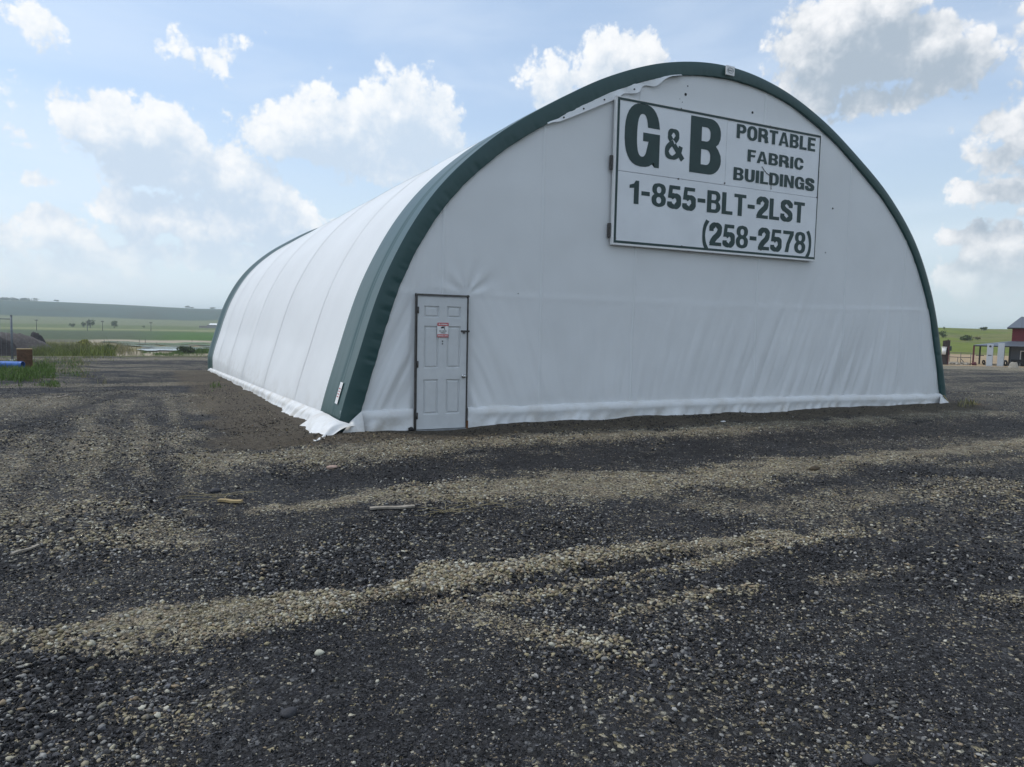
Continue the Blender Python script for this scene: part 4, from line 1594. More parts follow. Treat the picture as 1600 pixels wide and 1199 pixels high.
def text_line(txt, x0, z0, x1, z1, y, mat, parent, s=0.19, b=0.155, gap=0.07, name='letter', space=0.3):
    """letters set between x0..x1 with cap height z0..z1 on a wall facing -y, each its own object"""
    parts = []
    tot = 0
    for ch in txt:
        if ch == ' ':
            tot += space
            continue
        bm, w = glyph_mesh(ch, s, b)
        parts.append((bm, tot, w))
        tot += w + gap
    tot -= gap
    sx = (x1 - x0) / tot
    sz = z1 - z0
    for bm, ox, w in parts:
        for v in bm.verts:
            v.co = Vector((x0 + (ox + v.co.x) * sx, y - v.co.z * 0.6, z0 + v.co.y * sz))
        # real thickness: a thin vinyl/plywood letter
        for f in bm.faces:
            f.normal_update()
            if f.normal.y > 0:
                f.normal_flip()
        me = bpy.data.meshes.new(name)
        bm.to_mesh(me)
        bm.free()
        link(name, me, mat, parent)


# ------------------------------------------------------------------ the big sign
SX0, SX1, SZ0, SZ1 = 4.645, 9.525, 3.06, 5.526
SY = -0.055
sign = thing('sign_board', 'large white sign board with dark green lettering and phone number on the gable', 'sign', (0, 0, 0))
XM, ZM = 7.10, 4.305


def board(x0, x1, z0, z1, dy=0.0):
    return boxobj('board', M['sign_white'], sign, x0, SY + dy, z0, x1, SY + dy + 0.018, z1, 0.0015)


b_gb = board(SX0 + .03, XM - .004, ZM + .004, SZ1 - .03)
b_pf = board(XM + .004, SX1 - .03, ZM + .003, SZ1 - .03, 0.003)
b_ph = board(SX0 + .03, SX1 - .03, SZ0 + .03, ZM - .004, -0.002)
# edging: pale outer strip with a dark green line inside it
fr = MB()
fr.box(SX0, SY - .012, SZ0, SX0 + .03, SY + .04, SZ1)
fr.box(SX1 - .018, SY - .012, SZ0, SX1, SY + .04, SZ1)
fr.box(SX0 + .03, SY - .012, SZ0, SX1 - .018, SY + .04, SZ0 + .03)
fr.box(SX0 + .03, SY - .012, SZ1 - .018, SX1 - .018, SY + .04, SZ1)
fr.build('edge_strip', M['white'], sign)
ln = MB()
ln.box(SX0 + .045, SY - .010, SZ0 + .03, SX0 + .085, SY - .002, SZ1 - .02)
ln.box(SX1 - .030, SY - .010, SZ0 + .03, SX1 - .004, SY - .002, SZ1 - .01)
ln.box(SX0 + .085, SY - .010, SZ1 - .052, SX1 - .03, SY - .002, SZ1 - .015)
ln.box(SX0 + .085, SY - .010, SZ0 + .035, SX1 - .03, SY - .002, SZ0 + .075)
ln.build('green_border', M['sign_green'], sign)
for z in (3.2, 4.33):
    boxobj('bracket', M['dark_metal'], sign, SX0 - .045, SY + .02, z - .02, SX0 - .004, SY + .07, z + .22, 0.003)
for x in (SX0 + .1, SX1 - .15):
    boxobj('batten', M['dark_metal'], sign, x, SY + .03, SZ0 + .1, x + .05, SY + .085, SZ1 - .1, 0.003)
LY = SY - 0.0045
G_ = M['sign_green']
text_line('G', 4.845, 4.435, 5.585, 5.46, LY, G_, b_gb, 0.215, 0.165)
text_line('&', 5.70, 4.625, 6.10, 5.14, LY, G_, b_gb)
text_line('B', 6.255, 4.45, 6.98, 5.435, LY, G_, b_gb, 0.215, 0.165)
text_line('PORTABLE', 7.33, 5.185, 9.37, 5.44, LY, G_, b_pf, 0.205, 0.175)
text_line('FABRIC', 7.62, 4.795, 9.075, 5.015, LY, G_, b_pf, 0.205, 0.175)
text_line('BUILDINGS', 7.295, 4.425, 9.395, 4.655, LY, G_, b_pf, 0.205, 0.175)
text_line('1-855-BLT-2LST', 4.98, 3.78, 9.165, 4.175, LY - .002, G_, b_ph, 0.195, 0.155, 0.06)
text_line('(258-2578)', 6.61, 3.19, 9.40, 3.60, LY - .002, G_, b_ph, 0.195, 0.155, 0.06)
# screws and the crack of the right hand board
for (x, z) in ((6.02, 4.30), (6.02, 5.51), (7.09, 4.34), (7.12, 5.49), (8.15, 5.50), (4.72, 3.17), (6.15, 3.13), (8.06, 3.19), (7.03, 3.21), (9.49, 4.31), (9.47, 5.49)):
    MB().tube((x, LY - 0.010, z), (x, LY + 0.01, z), 0.014, n=8).build('screw', M['dark_metal'], sign)
ck = MB()
cp = [(7.99, 4.74), (8.05, 4.68), (8.12, 4.63), (8.20, 4.60), (8.245, 4.585), (8.25, 4.50), (8.245, 4.42), (8.25, 4.34)]
for a, b in zip(cp[:-1], cp[1:]):
    ck.tube((a[0], LY - 0.001, a[1]), (b[0], LY - 0.001, b[1]), 0.0055, n=5)
ck.build('crack', M['dark_metal'], b_pf)
ck = MB()
cp = [(8.26, 5.50), (8.33, 5.475), (8.37, 5.475), (8.40, 5.50)]
for a, b in zip(cp[:-1], cp[1:]):
    ck.tube((a[0], LY - 0.004, a[1]), (b[0], LY - 0.004, b[1]), 0.005, n=5)
ck.build('bent_edge', M['dark_metal'], b_pf)

# ------------------------------------------------------------------ warning notice on the door
warn = thing('warning_notice', 'small red and white camera warning notice on the white door', 'notice', (0, 0, 0))
boxobj('notice_plate', M['white'], warn, 1.531, -0.026, 1.443, 1.716, -0.022, 1.668, 0.001)
boxobj('red_header', M['red_print'], warn, 1.533, -0.029, 1.618, 1.714, -0.0265, 1.667, 0.0)
boxobj('red_footer', M['red_print'], warn, 1.533, -0.029, 1.444, 1.714, -0.0265, 1.489, 0.0)
nt_p = [o for o in warn.children][0]
text_line('WARNING', 1.548, 1.630, 1.700, 1.654, -0.0300, M['white'], warn, name='letter')
text_line('24 HOUR', 1.565, 1.530, 1.682, 1.549, -0.0275, M['black_print'], warn, name='letter')
text_line('VIDEO', 1.584, 1.502, 1.664, 1.521, -0.0275, M['black_print'], warn, name='letter')
text_line('SURVEILLANCE', 1.542, 1.456, 1.706, 1.477, -0.0300, M['white'], warn, name='letter')
cm = MB()
cm.poly([(1.588, -0.0275, 1.592), (1.600, -0.0275, 1.577), (1.655, -0.0275, 1.594), (1.662, -0.0275, 1.611), (1.606, -0.0275, 1.608)])
cm.poly([(1.634, -0.0278, 1.585), (1.645, -0.0278, 1.590), (1.662, -0.0278, 1.560), (1.652, -0.0278, 1.556)])
cm.build('camera_symbol', M['black_print'], warn)

# ------------------------------------------------------------------ loose stones of the yard (too many to count)
STONES = []


def make_stone(k, flat, seed):
    """round: water-worn pebble; rough: angular broken crumb (hull of a few random points)"""
    rnd = random.Random(seed)
    bm = bmesh.new()
    if k == 'round':
        bmesh.ops.create_icosphere(bm, subdivisions=1, radius=1.0)
        for v in bm.verts:
            q = 1 + rnd.uniform(-0.24, 0.20)
            v.co = Vector((v.co.x * q * 1.15, v.co.y * q * 0.85, v.co.z * q * flat))
    else:
        pts = []
        for _ in range(11):
            v = Vector((rnd.gauss(0, 1), rnd.gauss(0, 1), rnd.gauss(0, 1))).normalized()
            pts.append(bm.verts.new((v.x * 1.25, v.y * 0.85, v.z * flat)))
        res = bmesh.ops.convex_hull(bm, input=bm.verts[:])
        bmesh.ops.delete(bm, geom=[g for g in res['geom_interior'] if isinstance(g, bmesh.types.BMVert)], context='VERTS')
    me = bpy.data.meshes.new('stone')
    for f in bm.faces:
        f.smooth = (k == 'round')
    bm.to_mesh(me)
    bm.free()
    return me


def stone_mat(name, rough):
    m, t, b = mat_new(name)
    c = t.attr('col', 'INSTANCER')
    co = t.node('ShaderNodeTexCoord').outputs['Object']
    n = t.noise(co, 2.2, 4, 0.6)
    t.l.new(t.mix(t.lin(n, 0.3, 0.7), t.mix(0.35, c, (0, 0, 0)), c), b.inputs['Base Color'])
    b.inputs['Roughness'].default_value = rough
    b.inputs['Specular IOR Level'].default_value = 0.3
    return m


def scatter(name, pts, scl, col, meshes, mat, rot):
    coll = bpy.data.collections.new(name + '_kinds')
    for k, me in enumerate(meshes):
        me.materials.append(mat)
        ob = bpy.data.objects.new('%s_kind' % name, me)
        coll.objects.link(ob)
    me = bpy.data.meshes.new(name)
    me.vertices.add(len(pts))
    me.vertices.foreach_set('co', pts.astype(np.float32).ravel())
    a = me.attributes.new('scl', 'FLOAT_VECTOR', 'POINT')
    a.data.foreach_set('vector', scl.astype(np.float32).ravel())
    a = me.attributes.new('rot', 'FLOAT_VECTOR', 'POINT')
    a.data.foreach_set('vector', rot.astype(np.float32).ravel())
    a = me.attributes.new('col', 'FLOAT_COLOR', 'POINT')
    a.data.foreach_set('color', np.concatenate([col, np.ones((len(col), 1))], 1).astype(np.float32).ravel())
    a = me.attributes.new('pick', 'INT', 'POINT')
    a.data.foreach_set('value', rng.integers(0, len(meshes), len(pts)).astype(np.int32))
    me.update()
    o = link(name, me, mat, None, kind='stuff')
    ng = bpy.data.node_groups.new(name, 'GeometryNodeTree')
    ng.interface.new_socket('Geometry', in_out='INPUT', socket_type='NodeSocketGeometry')
    ng.interface.new_socket('Geometry', in_out='OUTPUT', socket_type='NodeSocketGeometry')
    N = ng.nodes
    gi, go = N.new('NodeGroupInput'), N.new('NodeGroupOutput')
    ci = N.new('GeometryNodeCollectionInfo')
    ci.inputs['Collection'].default_value = coll
    ci.inputs['Separate Children'].default_value = True
    ci.inputs['Reset Children'].default_value = True
    ip = N.new('GeometryNodeInstanceOnPoints')
    ip.inputs['Pick Instance'].default_value = True

    def named(nm, dt):
        q = N.new('GeometryNodeInputNamedAttribute')
        q.data_type = dt
        q.inputs['Name'].default_value = nm
        return q.outputs['Attribute']

    er = N.new('FunctionNodeEulerToRotation')
    ng.links.new(gi.outputs[0], ip.inputs['Points'])
    ng.links.new(ci.outputs[0], ip.inputs['Instance'])
    ng.links.new(named('pick', 'INT'), ip.inputs['Instance Index'])
    ng.links.new(named('scl', 'FLOAT_VECTOR'), ip.inputs['Scale'])
    ng.links.new(named('rot', 'FLOAT_VECTOR'), er.inputs[0])
    ng.links.new(er.outputs[0], ip.inputs['Rotation'])
    ng.links.new(ip.outputs[0], go.inputs[0])
    md = o.modifiers.new('scatter', 'NODES')
    md.node_group = ng
    return o


def build_stones():
    P, S, T = [], [], []
    for (r0, r1, dens, smin, smax) in ((1.2, 2.4, 900, .005, .013), (2.4, 4.2, 6000, .0050, .015), (4.2, 6.5, 3000, .0062, .017), (6.5, 10.0, 900, .0085, .020), (10.0, 15.0, 300, .011, .024), (15, 26, 70, .013, .026)):
        area = math.radians(100) / 2 * (r1 * r1 - r0 * r0)
        n = int(area * dens)
        r = np.sqrt(rng.uniform(r0 * r0, r1 * r1, n))
        a = np.radians(HEAD + rng.uniform(-50, 50, n))
        x = CAM[0] + r * np.sin(a)
        y = CAM[1] + r * np.cos(a)
        ok = ~((x > -0.35) & (x < W + 0.2) & (y > -0.2))
        x, y, r = x[ok], y[ok], r[ok]
        # loose patches and bare fine patches
        clump = fbm(x * 1.9, y * 1.9, 900, 4)
        keep = rng.random(len(x)) < smooth(0.25, 0.55, clump) * 0.75 + 0.25
        x, y = x[keep], y[keep]
        sz = np.clip(np.exp(rng.normal(math.log(smin * 1.35), 0.42, len(x))), smin * 0.6, smax)
        P.append(np.stack([x, y], 1))
        S.append(sz)
    xy = np.concatenate(P)
    sz = np.concatenate(S)
    x, y = xy[:, 0], xy[:, 1]
    tan, dirt, k = yard_masks(x, y)
    share = np.clip(tan * 1.02 + 0.015 + (fbm(x * 5, y * 5, 901, 3) - 0.5) * 0.35 * (tan > 0.06), 0.02, 0.96)
    is_tan = rng.random(len(x)) < share
    z = ground_z(x, y)
    # coarse and fine patches
    coarse = fbm(x * 0.7, y * 0.7, 905, 3)
    sz = sz * (0.56 + (0.70 - 0.38 * smooth(4.5, 8.0, np.hypot(x - CAM[0], y - CAM[1]))) * smooth(0.38, 0.66, coarse)) * np.where(is_tan, 1.0, 0.92)
    # a few bigger lumps
    big = (rng.random(len(x)) < 0.004) & (~is_tan)
    sz = np.where(big, sz * rng.uniform(1.5, 2.2, len(x)), sz)
    sz = np.minimum(sz, np.where(is_tan, 0.0165, 0.026))
    shp = rng.uniform(0.75, 1.25, (len(x), 3))
    scl = sz[:, None] * shp
    tl_ = np.where(is_tan, 0.30, 0.65)
    rot = np.stack([rng.normal(0, 1, len(x)) * tl_, rng.normal(0, 1, len(x)) * tl_, rng.uniform(0, 6.28, len(x))], 1)
    pts = np.stack([x, y, z + sz * 0.34], 1)
    pal_t = np.array([(.29, .25, .15), (.36, .33, .24), (.22, .185, .11), (.45, .43, .35), (.26, .20, .13), (.18, .165, .145), (.33, .285, .20), (.14, .12, .09)])
    ct = pal_t[rng.integers(0, len(pal_t), len(x))] * rng.uniform(0.8, 1.4, (len(x), 1))
    pal_g = np.array([(.12, .12, .122), (.19, .188, .18), (.27, .262, .24), (.085, .085, .09), (.15, .145, .13), (.34, .33, .31)])
    grey = (rng.random(len(x)) < 0.72) & (tan < 0.32)
    ct = np.where(grey[:, None], pal_g[rng.integers(0, len(pal_g), len(x))] * rng.uniform(0.8, 1.3, (len(x), 1)), ct)
    lum = np.clip(np.exp(rng.normal(math.log(0.034), 0.62, len(x))), 0.009, 0.17)
    cd = lum[:, None] * np.array([[0.99, 0.99, 1.06]])
    dd = (dirt > rng.random(len(x)) * 1.2)[:, None]
    ct = np.where(dd, ct * np.array([[0.62, 0.56, 0.48]]), ct)
    cd = np.where(dd, cd * 0.35 + np.array([[0.078, 0.063, 0.043]]) * rng.uniform(0.6, 1.3, (len(x), 1)), cd)
    # further off the loose crumbs have the tone of the ground they lie on
    rf_ = np.hypot(x - CAM[0], y - CAM[1])
    ft = smooth(8, 18, rf_)[:, None]
    gtone = tan[:, None] * np.array([[.20, .175, .135]]) + (1 - tan[:, None]) * np.array([[.036, .036, .040]])
    cd = cd * (1 - 0.75 * ft) + gtone * 0.75 * ft
    m1 = stone_mat('pebble', 0.6)
    m2 = stone_mat('asphalt_crumb', 0.75)
    scatter('gravel', pts[is_tan], scl[is_tan], ct[is_tan], [make_stone('round', 0.62, 10 + k) for k in range(5)], m1, rot[is_tan])
    scatter('asphalt_millings', pts[~is_tan], scl[~is_tan], cd[~is_tan], [make_stone('rough', 0.62, 30 + k) for k in range(8)], m2, rot[~is_tan])


build_stones()


# ------------------------------------------------------------------ litter lying on the yard
def lay_plank(name, label, cat, pa, pb, wdt, thk, mat, lift=0.012):
    a, _ = on_ground(*pa)
    b, _ = on_ground(*pb)
    d = b - a
    L = float(np.hypot(d[0], d[1]))
    rz = math.atan2(d[1], d[0])
    c = 0.5 * (a + b)
    mb = MB()
    n = 9
    rows = []
    for i in range(n):
        x = -L / 2 + L * i / (n - 1)
        w2 = wdt / 2 * (1 - 0.35 * abs(math.sin(i * 1.7)) * 0.3)
        yk = 0.01 * math.sin(i * 0.9)
        rows.append([mb.bm.verts.new((x, yk - w2, 0)), mb.bm.verts.new((x, yk + w2, 0)), mb.bm.verts.new((x, yk + w2, thk)), mb.bm.verts.new((x, yk - w2, thk))])
    for q0, q1 in zip(rows[:-1], rows[1:]):
        for k in range(4):
            mb.bm.faces.new((q0[k], q0[(k + 1) % 4], q1[(k + 1) % 4], q1[k]))
    mb.bm.faces.new(rows[0])
    mb.bm.faces.new(rows[-1][::-1])
    o = mb.build(name, mat)
    o.location = (c[0], c[1], max(gz(a[0], a[1]), gz(b[0], b[1]), gz(c[0], c[1])) + lift * 0.5)
    o.rotation_euler = (0, 0, rz)
    return tag(o, label, cat)


lay_plank('wood_plank', 'weathered grey plank lying on the gravel in front of the door', 'plank', (578, 798.5), (648, 795), 0.055, 0.016, M['wood_grey'])
lay_plank('wood_stick', 'thin grey stick on dark gravel at the left edge of the yard', 'stick', (18, 868), (62, 853), 0.024, 0.012, M['wood_grey'])
lay_plank('wood_scrap', 'short yellow scrap of wood with straw strands on dark gravel', 'wood scrap', (342, 783), (377, 785), 0.05, 0.02, M['wood_yellow'])
lay_plank('wood_stick', 'thin dark stick on pale gravel below the middle of the gable', 'stick', (1000, 742), (1036, 742.5), 0.03, 0.015, M['dark_metal'])
lay_plank('wood_sliver', 'small pale sliver of wood near the far left wheel tracks', 'stick', (90, 623), (106, 620), 0.04, 0.02, M['wood_grey'])


def strands(name, label, px, py, n, spread, length, mat, seed, cat='straw'):
    rnd = random.Random(seed)
    c, _ = on_ground(px, py)
    mb = MB()
    for k in range(n):
        x, y = rnd.gauss(0, spread), rnd.gauss(0, spread)
        a = rnd.uniform(0, 6.28)
        z = 0.015
        p = Vector((x, y, z))
        for q in range(3):
            a += rnd.uniform(-0.6, 0.6)
            p2 = p + Vector((math.cos(a) * length / 3, math.sin(a) * length / 3, rnd.uniform(-0.01, 0.02)))
            p2.z = max(0.01, p2.z)
            mb.tube(p, p2, 0.0022, n=4, caps=False)
            p = p2
    bmesh.ops.remove_doubles(mb.bm, verts=mb.bm.verts[:], dist=0.003)
    o = mb.build(name, mat)
    o.location = tuple(c + np.array([0, 0, 0.008]))
    return tag(o, label, cat)


strands('straw_strands', 'loose pale straw strands beside the yellow wood scrap', 345, 776, 8, 0.06, 0.35, M['straw'], 1)
strands('straw_tuft', 'flattened tuft of dry straw on the pale gravel streak before the gable', 745, 797, 12, 0.10, 0.26, M['straw'], 2)
strands('straw_tuft', 'small dry straw tuft at the near edge of the pale streak', 692, 808, 12, 0.05, 0.24, M['straw'], 3)
strands('straw_tuft', 'orange brown dead weeds at the right hand corner of the shelter', 1500, 633, 40, 0.16, 0.35, M['rust'], 4, 'weeds')


def rock(name, label, px, py, rad, mat, seed, cat='stone'):
    c, _ = on_ground(px, py)
    o = MB().blob((0, 0, rad[2] * 0.5), rad, seed, 2, 0.18).build(name, mat, None, True)
    o.location = tuple(c)
    return tag(o, label, cat)


M['pale_stone'] = simple('pale_stone', (0.46, 0.45, 0.36), 0.7, var=0.15, bump=0.3)
M['pink_stone'] = simple('pink_stone', (0.38, 0.27, 0.22), 0.7, var=0.15, bump=0.3)
M['dark_stone'] = simple('dark_stone', (0.045, 0.045, 0.05), 0.8, var=0.3, bump=0.4)
M['brown_clod'] = simple('brown_clod', (0.06, 0.045, 0.028), 0.9, var=0.4, scale=30, bump=0.6)
rock('pale_stone', 'small cream coloured stone alone on dark gravel in the foreground', 499, 1023, (.022, .018, .016), M['pale_stone'], 1)
rock('pink_stone', 'pinkish flat stone on gravel just left of the shelter corner path', 519, 728, (.07, .05, .025), M['pink_stone'], 2)
rock('paper_scrap', 'tiny white paper scrap on brown dirt before the gable', 1130, 662, (.05, .035, .015), M['white'], 3, 'litter')
rock('dark_clod', 'dark brown clod on pale gravel below the sign', 1273, 734, (.09, .05, .03), M['brown_clod'], 4, 'clod')
rock('asphalt_lump', 'dark asphalt lump beside the straw strands', 336, 766, (.055, .04, .025), M['dark_stone'], 5, 'lump')
rock('asphalt_lump', 'large grey asphalt lump among pebbles at the bottom of the yard', 452, 1118, (.04, .028, .02), M['dark_stone'], 6, 'lump')
rock('asphalt_lump', 'flat dark asphalt lump near the bottom right corner of the yard', 1360, 1190, (.035, .03, .018), M['dark_stone'], 7, 'lump')
rock('black_cap', 'black rubber lump on the ground at the left foot of the door', 642, 676, (.045, .04, .04), M['black'], 8, 'rubber lump')


# ------------------------------------------------------------------ weeds and grass
def blades(name, pts, hts, wid, mat, lean=0.35, seed=0):
    rg = np.random.default_rng(seed)
    n = len(pts)
    a = rg.uniform(0, 6.28, n)
    d = np.stack([np.cos(a), np.sin(a)], 1)
    ln = rg.normal(0, lean, (n, 2))
    base = pts
    mid = base + np.concatenate([ln * hts[:, None] * 0.35, (hts * 0.55)[:, None]], 1)
    top = base + np.concatenate([ln * hts[:, None], hts[:, None]], 1)
    w3 = np.concatenate([d * (wid * rg.uniform(.6, 1.3, n))[:, None], np.zeros((n, 1))], 1)
    V = np.stack([base - w3, base + w3, mid - w3 * .8, mid + w3 * .8, top], 1).reshape(-1, 3)
    i = np.arange(n)[:, None] * 5
    F = np.concatenate([i + np.array([0, 1, 3]), i + np.array([0, 3, 2]), i + np.array([2, 3, 4])])
    return link(name, mesh_np(name, V, F), mat, None, kind='stuff')


def weed_patch(name, pix, n, h0, h1, wid, mat, seed, clump=2.0, cut=0.45):
    """pix: polygon corners in the photograph; the patch fills the same piece of ground"""
    rg = np.random.default_rng(seed)
    C = np.array([on_ground(*q)[0] for q in pix])
    # random points in the quad, thinning out to ragged edges
    u, v = rg.random(n * 4), rg.random(n * 4)
    p = (C[0] * (1 - u)[:, None] + C[1] * u[:, None]) * (1 - v)[:, None] + (C[3] * (1 - u)[:, None] + C[2] * u[:, None]) * v[:, None]
    f = fbm(p[:, 0] * clump, p[:, 1] * clump, seed, 3)
    ed = np.minimum(np.minimum(u, 1 - u) * 1.6, np.minimum(v, 1 - v))
    f = f - 0.20 * (1 - smooth(0.0, 0.30, ed))
    sel = f > cut
    p, f = p[sel][:n], f[sel][:n]
    p[:, 2] = ground_z(p[:, 0], p[:, 1]) - 0.02
    h = rg.uniform(h0, h1, len(p)) * (0.55 + 1.1 * np.clip((f - cut) * 4, 0, 1))
    return blades(name, p, h, np.full(len(p), wid), mat, 0.38, seed)


weed_patch('grass', [(-90, 604), (95, 604), (85, 570), (-90, 570)], 5200, 0.08, 0.26, 0.010, M['grass_green'], 1, 1.6, 0.40)
weed_patch('grass', [(-70, 598), (150, 598), (140, 560), (10, 560)], 2200, 0.05, 0.22, 0.010, M['grass_green'], 2, 1.5, 0.50)
weed_patch('dry_grass', [(-70, 604), (170, 600), (150, 558), (-70, 560)], 2600, 0.05, 0.22, 0.008, M['grass_dry'], 3, 1.3, 0.47)
weed_patch('dry_grass', [(60, 560), (360, 559), (360, 552), (60, 551)], 1500, 0.08, 0.30, 0.014, M['grass_dry'], 4, 0.6, 0.46)
weed_patch('tall_weeds', [(-60, 554), (225, 555), (200, 545), (-60, 544)], 4200, 0.8, 1.8, 0.030, M['grass_dry'], 5, 0.25, 0.36)
weed_patch('tall_weeds', [(50, 556), (178, 557), (182, 546), (60, 545)], 7500, 0.7, 1.55, 0.032, M['weed_olive'], 6, 0.20, 0.36)
weed_patch('reeds', [(215, 556), (365, 555), (365, 549), (225, 549)], 4500, 0.30, 0.9, 0.035, M['grass_green'], 7, 0.16, 0.42)
weed_patch('grass', [(60, 566), (250, 566), (240, 553), (60, 553)], 2600, 0.10, 0.34, 0.014, M['weed_olive'], 10, 0.45, 0.50)
weed_patch('grass', [(200, 558), (365, 557), (365, 551), (200, 551)], 2600, 0.15, 0.50, 0.018, M['grass_green'], 11, 0.35, 0.46)
weed_patch('grass', [(325, 612), (352, 612), (350, 600), (328, 600)], 60, 0.04, 0.12, 0.010, M['grass_green'], 8, 2.0, 0.35)
weed_patch('grass', [(1490, 642), (1520, 642), (1530, 632), (1500, 632)], 120, 0.04, 0.12, 0.010, M['grass_dry'], 9, 2.0, 0.30)


def leafy(name, c, rad, n, size, mat, parent=None, seed=0, hole=0.0):
    """crown of many leaf sized faces, denser in clumps"""
    rg = np.random.default_rng(seed)
    k = max(5, int(n / 45))
    cc = rg.normal(0, 1, (k, 3))
    cc /= np.linalg.norm(cc, axis=1)[:, None]
    cc *= rg.uniform(0.25, 0.85, (k, 1))
    idx = rg.integers(0, k, n)
    p = cc[idx] + rg.normal(0, 0.20, (n, 3))
    p = p * np.array(rad)[None, :] + np.array(c)[None, :]
    s = size * rg.uniform(0.6, 1.5, n)
    d1 = rg.normal(0, 1, (n, 3))
    d1 /= np.linalg.norm(d1, axis=1)[:, None]
    d2 = np.cross(d1, rg.normal(0, 1, (n, 3)))
    d2 /= np.linalg.norm(d2, axis=1)[:, None] + 1e-9
    V = np.stack([p + d1 * s[:, None], p + d2 * s[:, None] * .8, p - d1 * s[:, None], p - d2 * s[:, None] * .8], 1).reshape(-1, 3)
    F = np.arange(n * 4).reshape(-1, 4)
    return link(name, mesh_np(name, V, F), mat, parent)


def shrub(name, label, px, py_base, wpx, hpx, mat, seed, n=420, cat='shrub', tree=False, group=None):
    c, dep = on_ground(px, py_base)
    wd = wpx * dep / FPX
    h = hpx * dep / FPX
    t = thing(name, label, cat, tuple(c), 0, group)
    tb = MB()
    th = h * (0.45 if tree else 0.3)
    tb.tube((0, 0, -0.2), (0, 0, th), 0.05 * h if tree else 0.03 * h, 0.025 * h, 7)
    rnd = random.Random(seed)
    for q in range(4):
        a = rnd.uniform(0, 6.28)
        tb.tube((0, 0, th * 0.8), (math.cos(a) * wd * 0.28, math.sin(a) * wd * 0.28, h * rnd.uniform(.55, .8)), 0.02 * h, 0.008 * h, 5)
    tb.build('trunk', M['bark'], t)
    z0 = 0.12 * h if tree else 0.02 * h
    leafy('crown', (0, 0, (z0 + h) / 2), (wd / 2, wd / 2, (h - z0) / 2), n, max(wd, h) * 0.055, mat, t, seed)
    return t


# near bushes left
shrub('yellow_bush', 'yellow flowering bush in tall weeds beyond the dirt pile', 132, 546, 26, 17, M['leaf_yellow'], 11, 700, 'bush')
shrub('dark_bush', 'dark green bush at the right end of the tall weeds by the mud flat', 168, 553, 20, 16, M['leaf_dark'], 12, 700, 'bush')
shrub('dark_bush', 'low dark green bush standing before the water left of the shelter', 290, 553, 26, 12, M['leaf_dark'], 13, 700, 'bush')
# far trees on the meadow
shrub('field_tree', 'small low tree left of the utility poles on the far meadow', 112.5, 511.5, 11, 6.5, M['leaf_mid'], 21, 300, 'tree', True)
shrub('field_tree', 'left tree of the loose pair around the second utility pole', 131, 512, 9, 9.5, M['leaf_mid'], 22, 350, 'tree', True)
shrub('field_tree', 'taller leaning tree just right of the second utility pole', 141, 512.5, 12, 14, M['leaf_mid'], 23, 420, 'tree', True)
shrub('field_tree', 'round bushy tree right of the third utility pole', 178.5, 513, 13, 12, M['leaf_mid'], 24, 480, 'tree', True)
shrub('field_tree', 'tiny bush on the meadow before the fourth utility pole', 224, 512.5, 6, 3.5, M['leaf_mid'], 25, 150, 'bush')
# right hill shrubs
shrub('hill_shrub', 'rounded green shrub on the hillside next to the shelter edge', 1474, 528, 13, 11, M['leaf_mid'], 31, 420)
shrub('hill_shrub', 'wide spreading shrub clump in the middle of the green hillside', 1508, 532, 24, 8, M['leaf_mid'], 32, 480)
shrub('hill_shrub', 'grey green low shrubs right of the wide clump', 1524, 531.5, 14, 6, M['grass_dry'], 33, 260)
shrub('hill_tree', 'small tree standing out on the crest of the green hill', 1537, 517.5, 12, 6.5, M['leaf_dark'], 34, 420, 'tree', True)
shrub('hill_tree', 'thin lone bush on the hill crest beside the shelter edge', 1475, 516, 4, 6, M['leaf_mid'], 35, 160, 'bush')


# woods and single bushes on the far ridge
def ridge_point(px):
    best = None
    for r in np.linspace(2350, 2900, 12):
        a, _ = azel(px, 490)
        x, y = CAM[0] + r * math.sin(a), CAM[1] + r * math.cos(a)
        z = float(height_macro(np.array([x]), np.array([y]))[0])
        e = (z - CAM[2]) / r
        if best is None or e > best[0]:
            best = (e, x, y, z, r)
    return best


def ridge_wood():
    V = []
    pts = []
    for px in np.linspace(-60, 50, 90):
        _, x, y, z, r = ridge_point(px)
        pts.append((x + random.uniform(-20, 20), y + random.uniform(-20, 20), z))
    allp = []
    for p in pts:
        hh = random.uniform(4, 8.5)
        for k in range(26):
            allp.append((p[0] + random.gauss(0, 3.2), p[1] + random.gauss(0, 3.2), p[2] + random.uniform(0, hh)))
    p = np.array(allp)
    n = len(p)
    s = np.random.default_rng(3).uniform(0.8, 1.8, n)
    d1 = np.random.default_rng(4).normal(0, 1, (n, 3))
    d1 /= np.linalg.norm(d1, axis=1)[:, None]
    d2 = np.cross(d1, np.random.default_rng(5).normal(0, 1, (n, 3)))
    d2 /= np.linalg.norm(d2, axis=1)[:, None]
    Vv = np.stack([p + d1 * s[:, None], p + d2 * s[:, None], p - d1 * s[:, None], p - d2 * s[:, None]], 1).reshape(-1, 3)
    link('woodland', mesh_np('woodland', Vv, np.arange(n * 4).reshape(-1, 4)), M['leaf_dark'], None, kind='stuff')


ridge_wood()
for k, (px, w, h, lab) in enumerate(((89, 15, 6, 'lone bush on the far ridge right of the ridge wood'),
                                     (292, 16, 7, 'left one of two bush clumps on the far ridge beside the shelter'),
                                     (300, 14, 6, 'right one of two bush clumps on the far ridge beside the shelter'),
                                     (331, 22, 5, 'long low bush row on the far ridge touching the shelter edge'))):
    e, x, y, z, r = ridge_point(px)
    t = thing('ridge_bush', lab, 'bush', (x, y, z))
    MB().tube((0, 0, -0.5), (0, 0, h * 0.5), 0.4, 0.2, 6).build('trunk', M['bark'], t)
    leafy('crown', (0, 0, h * 0.55), (w / 2, w / 2, h / 2), 200, 1.2, M['leaf_dark'], t, 60 + k)


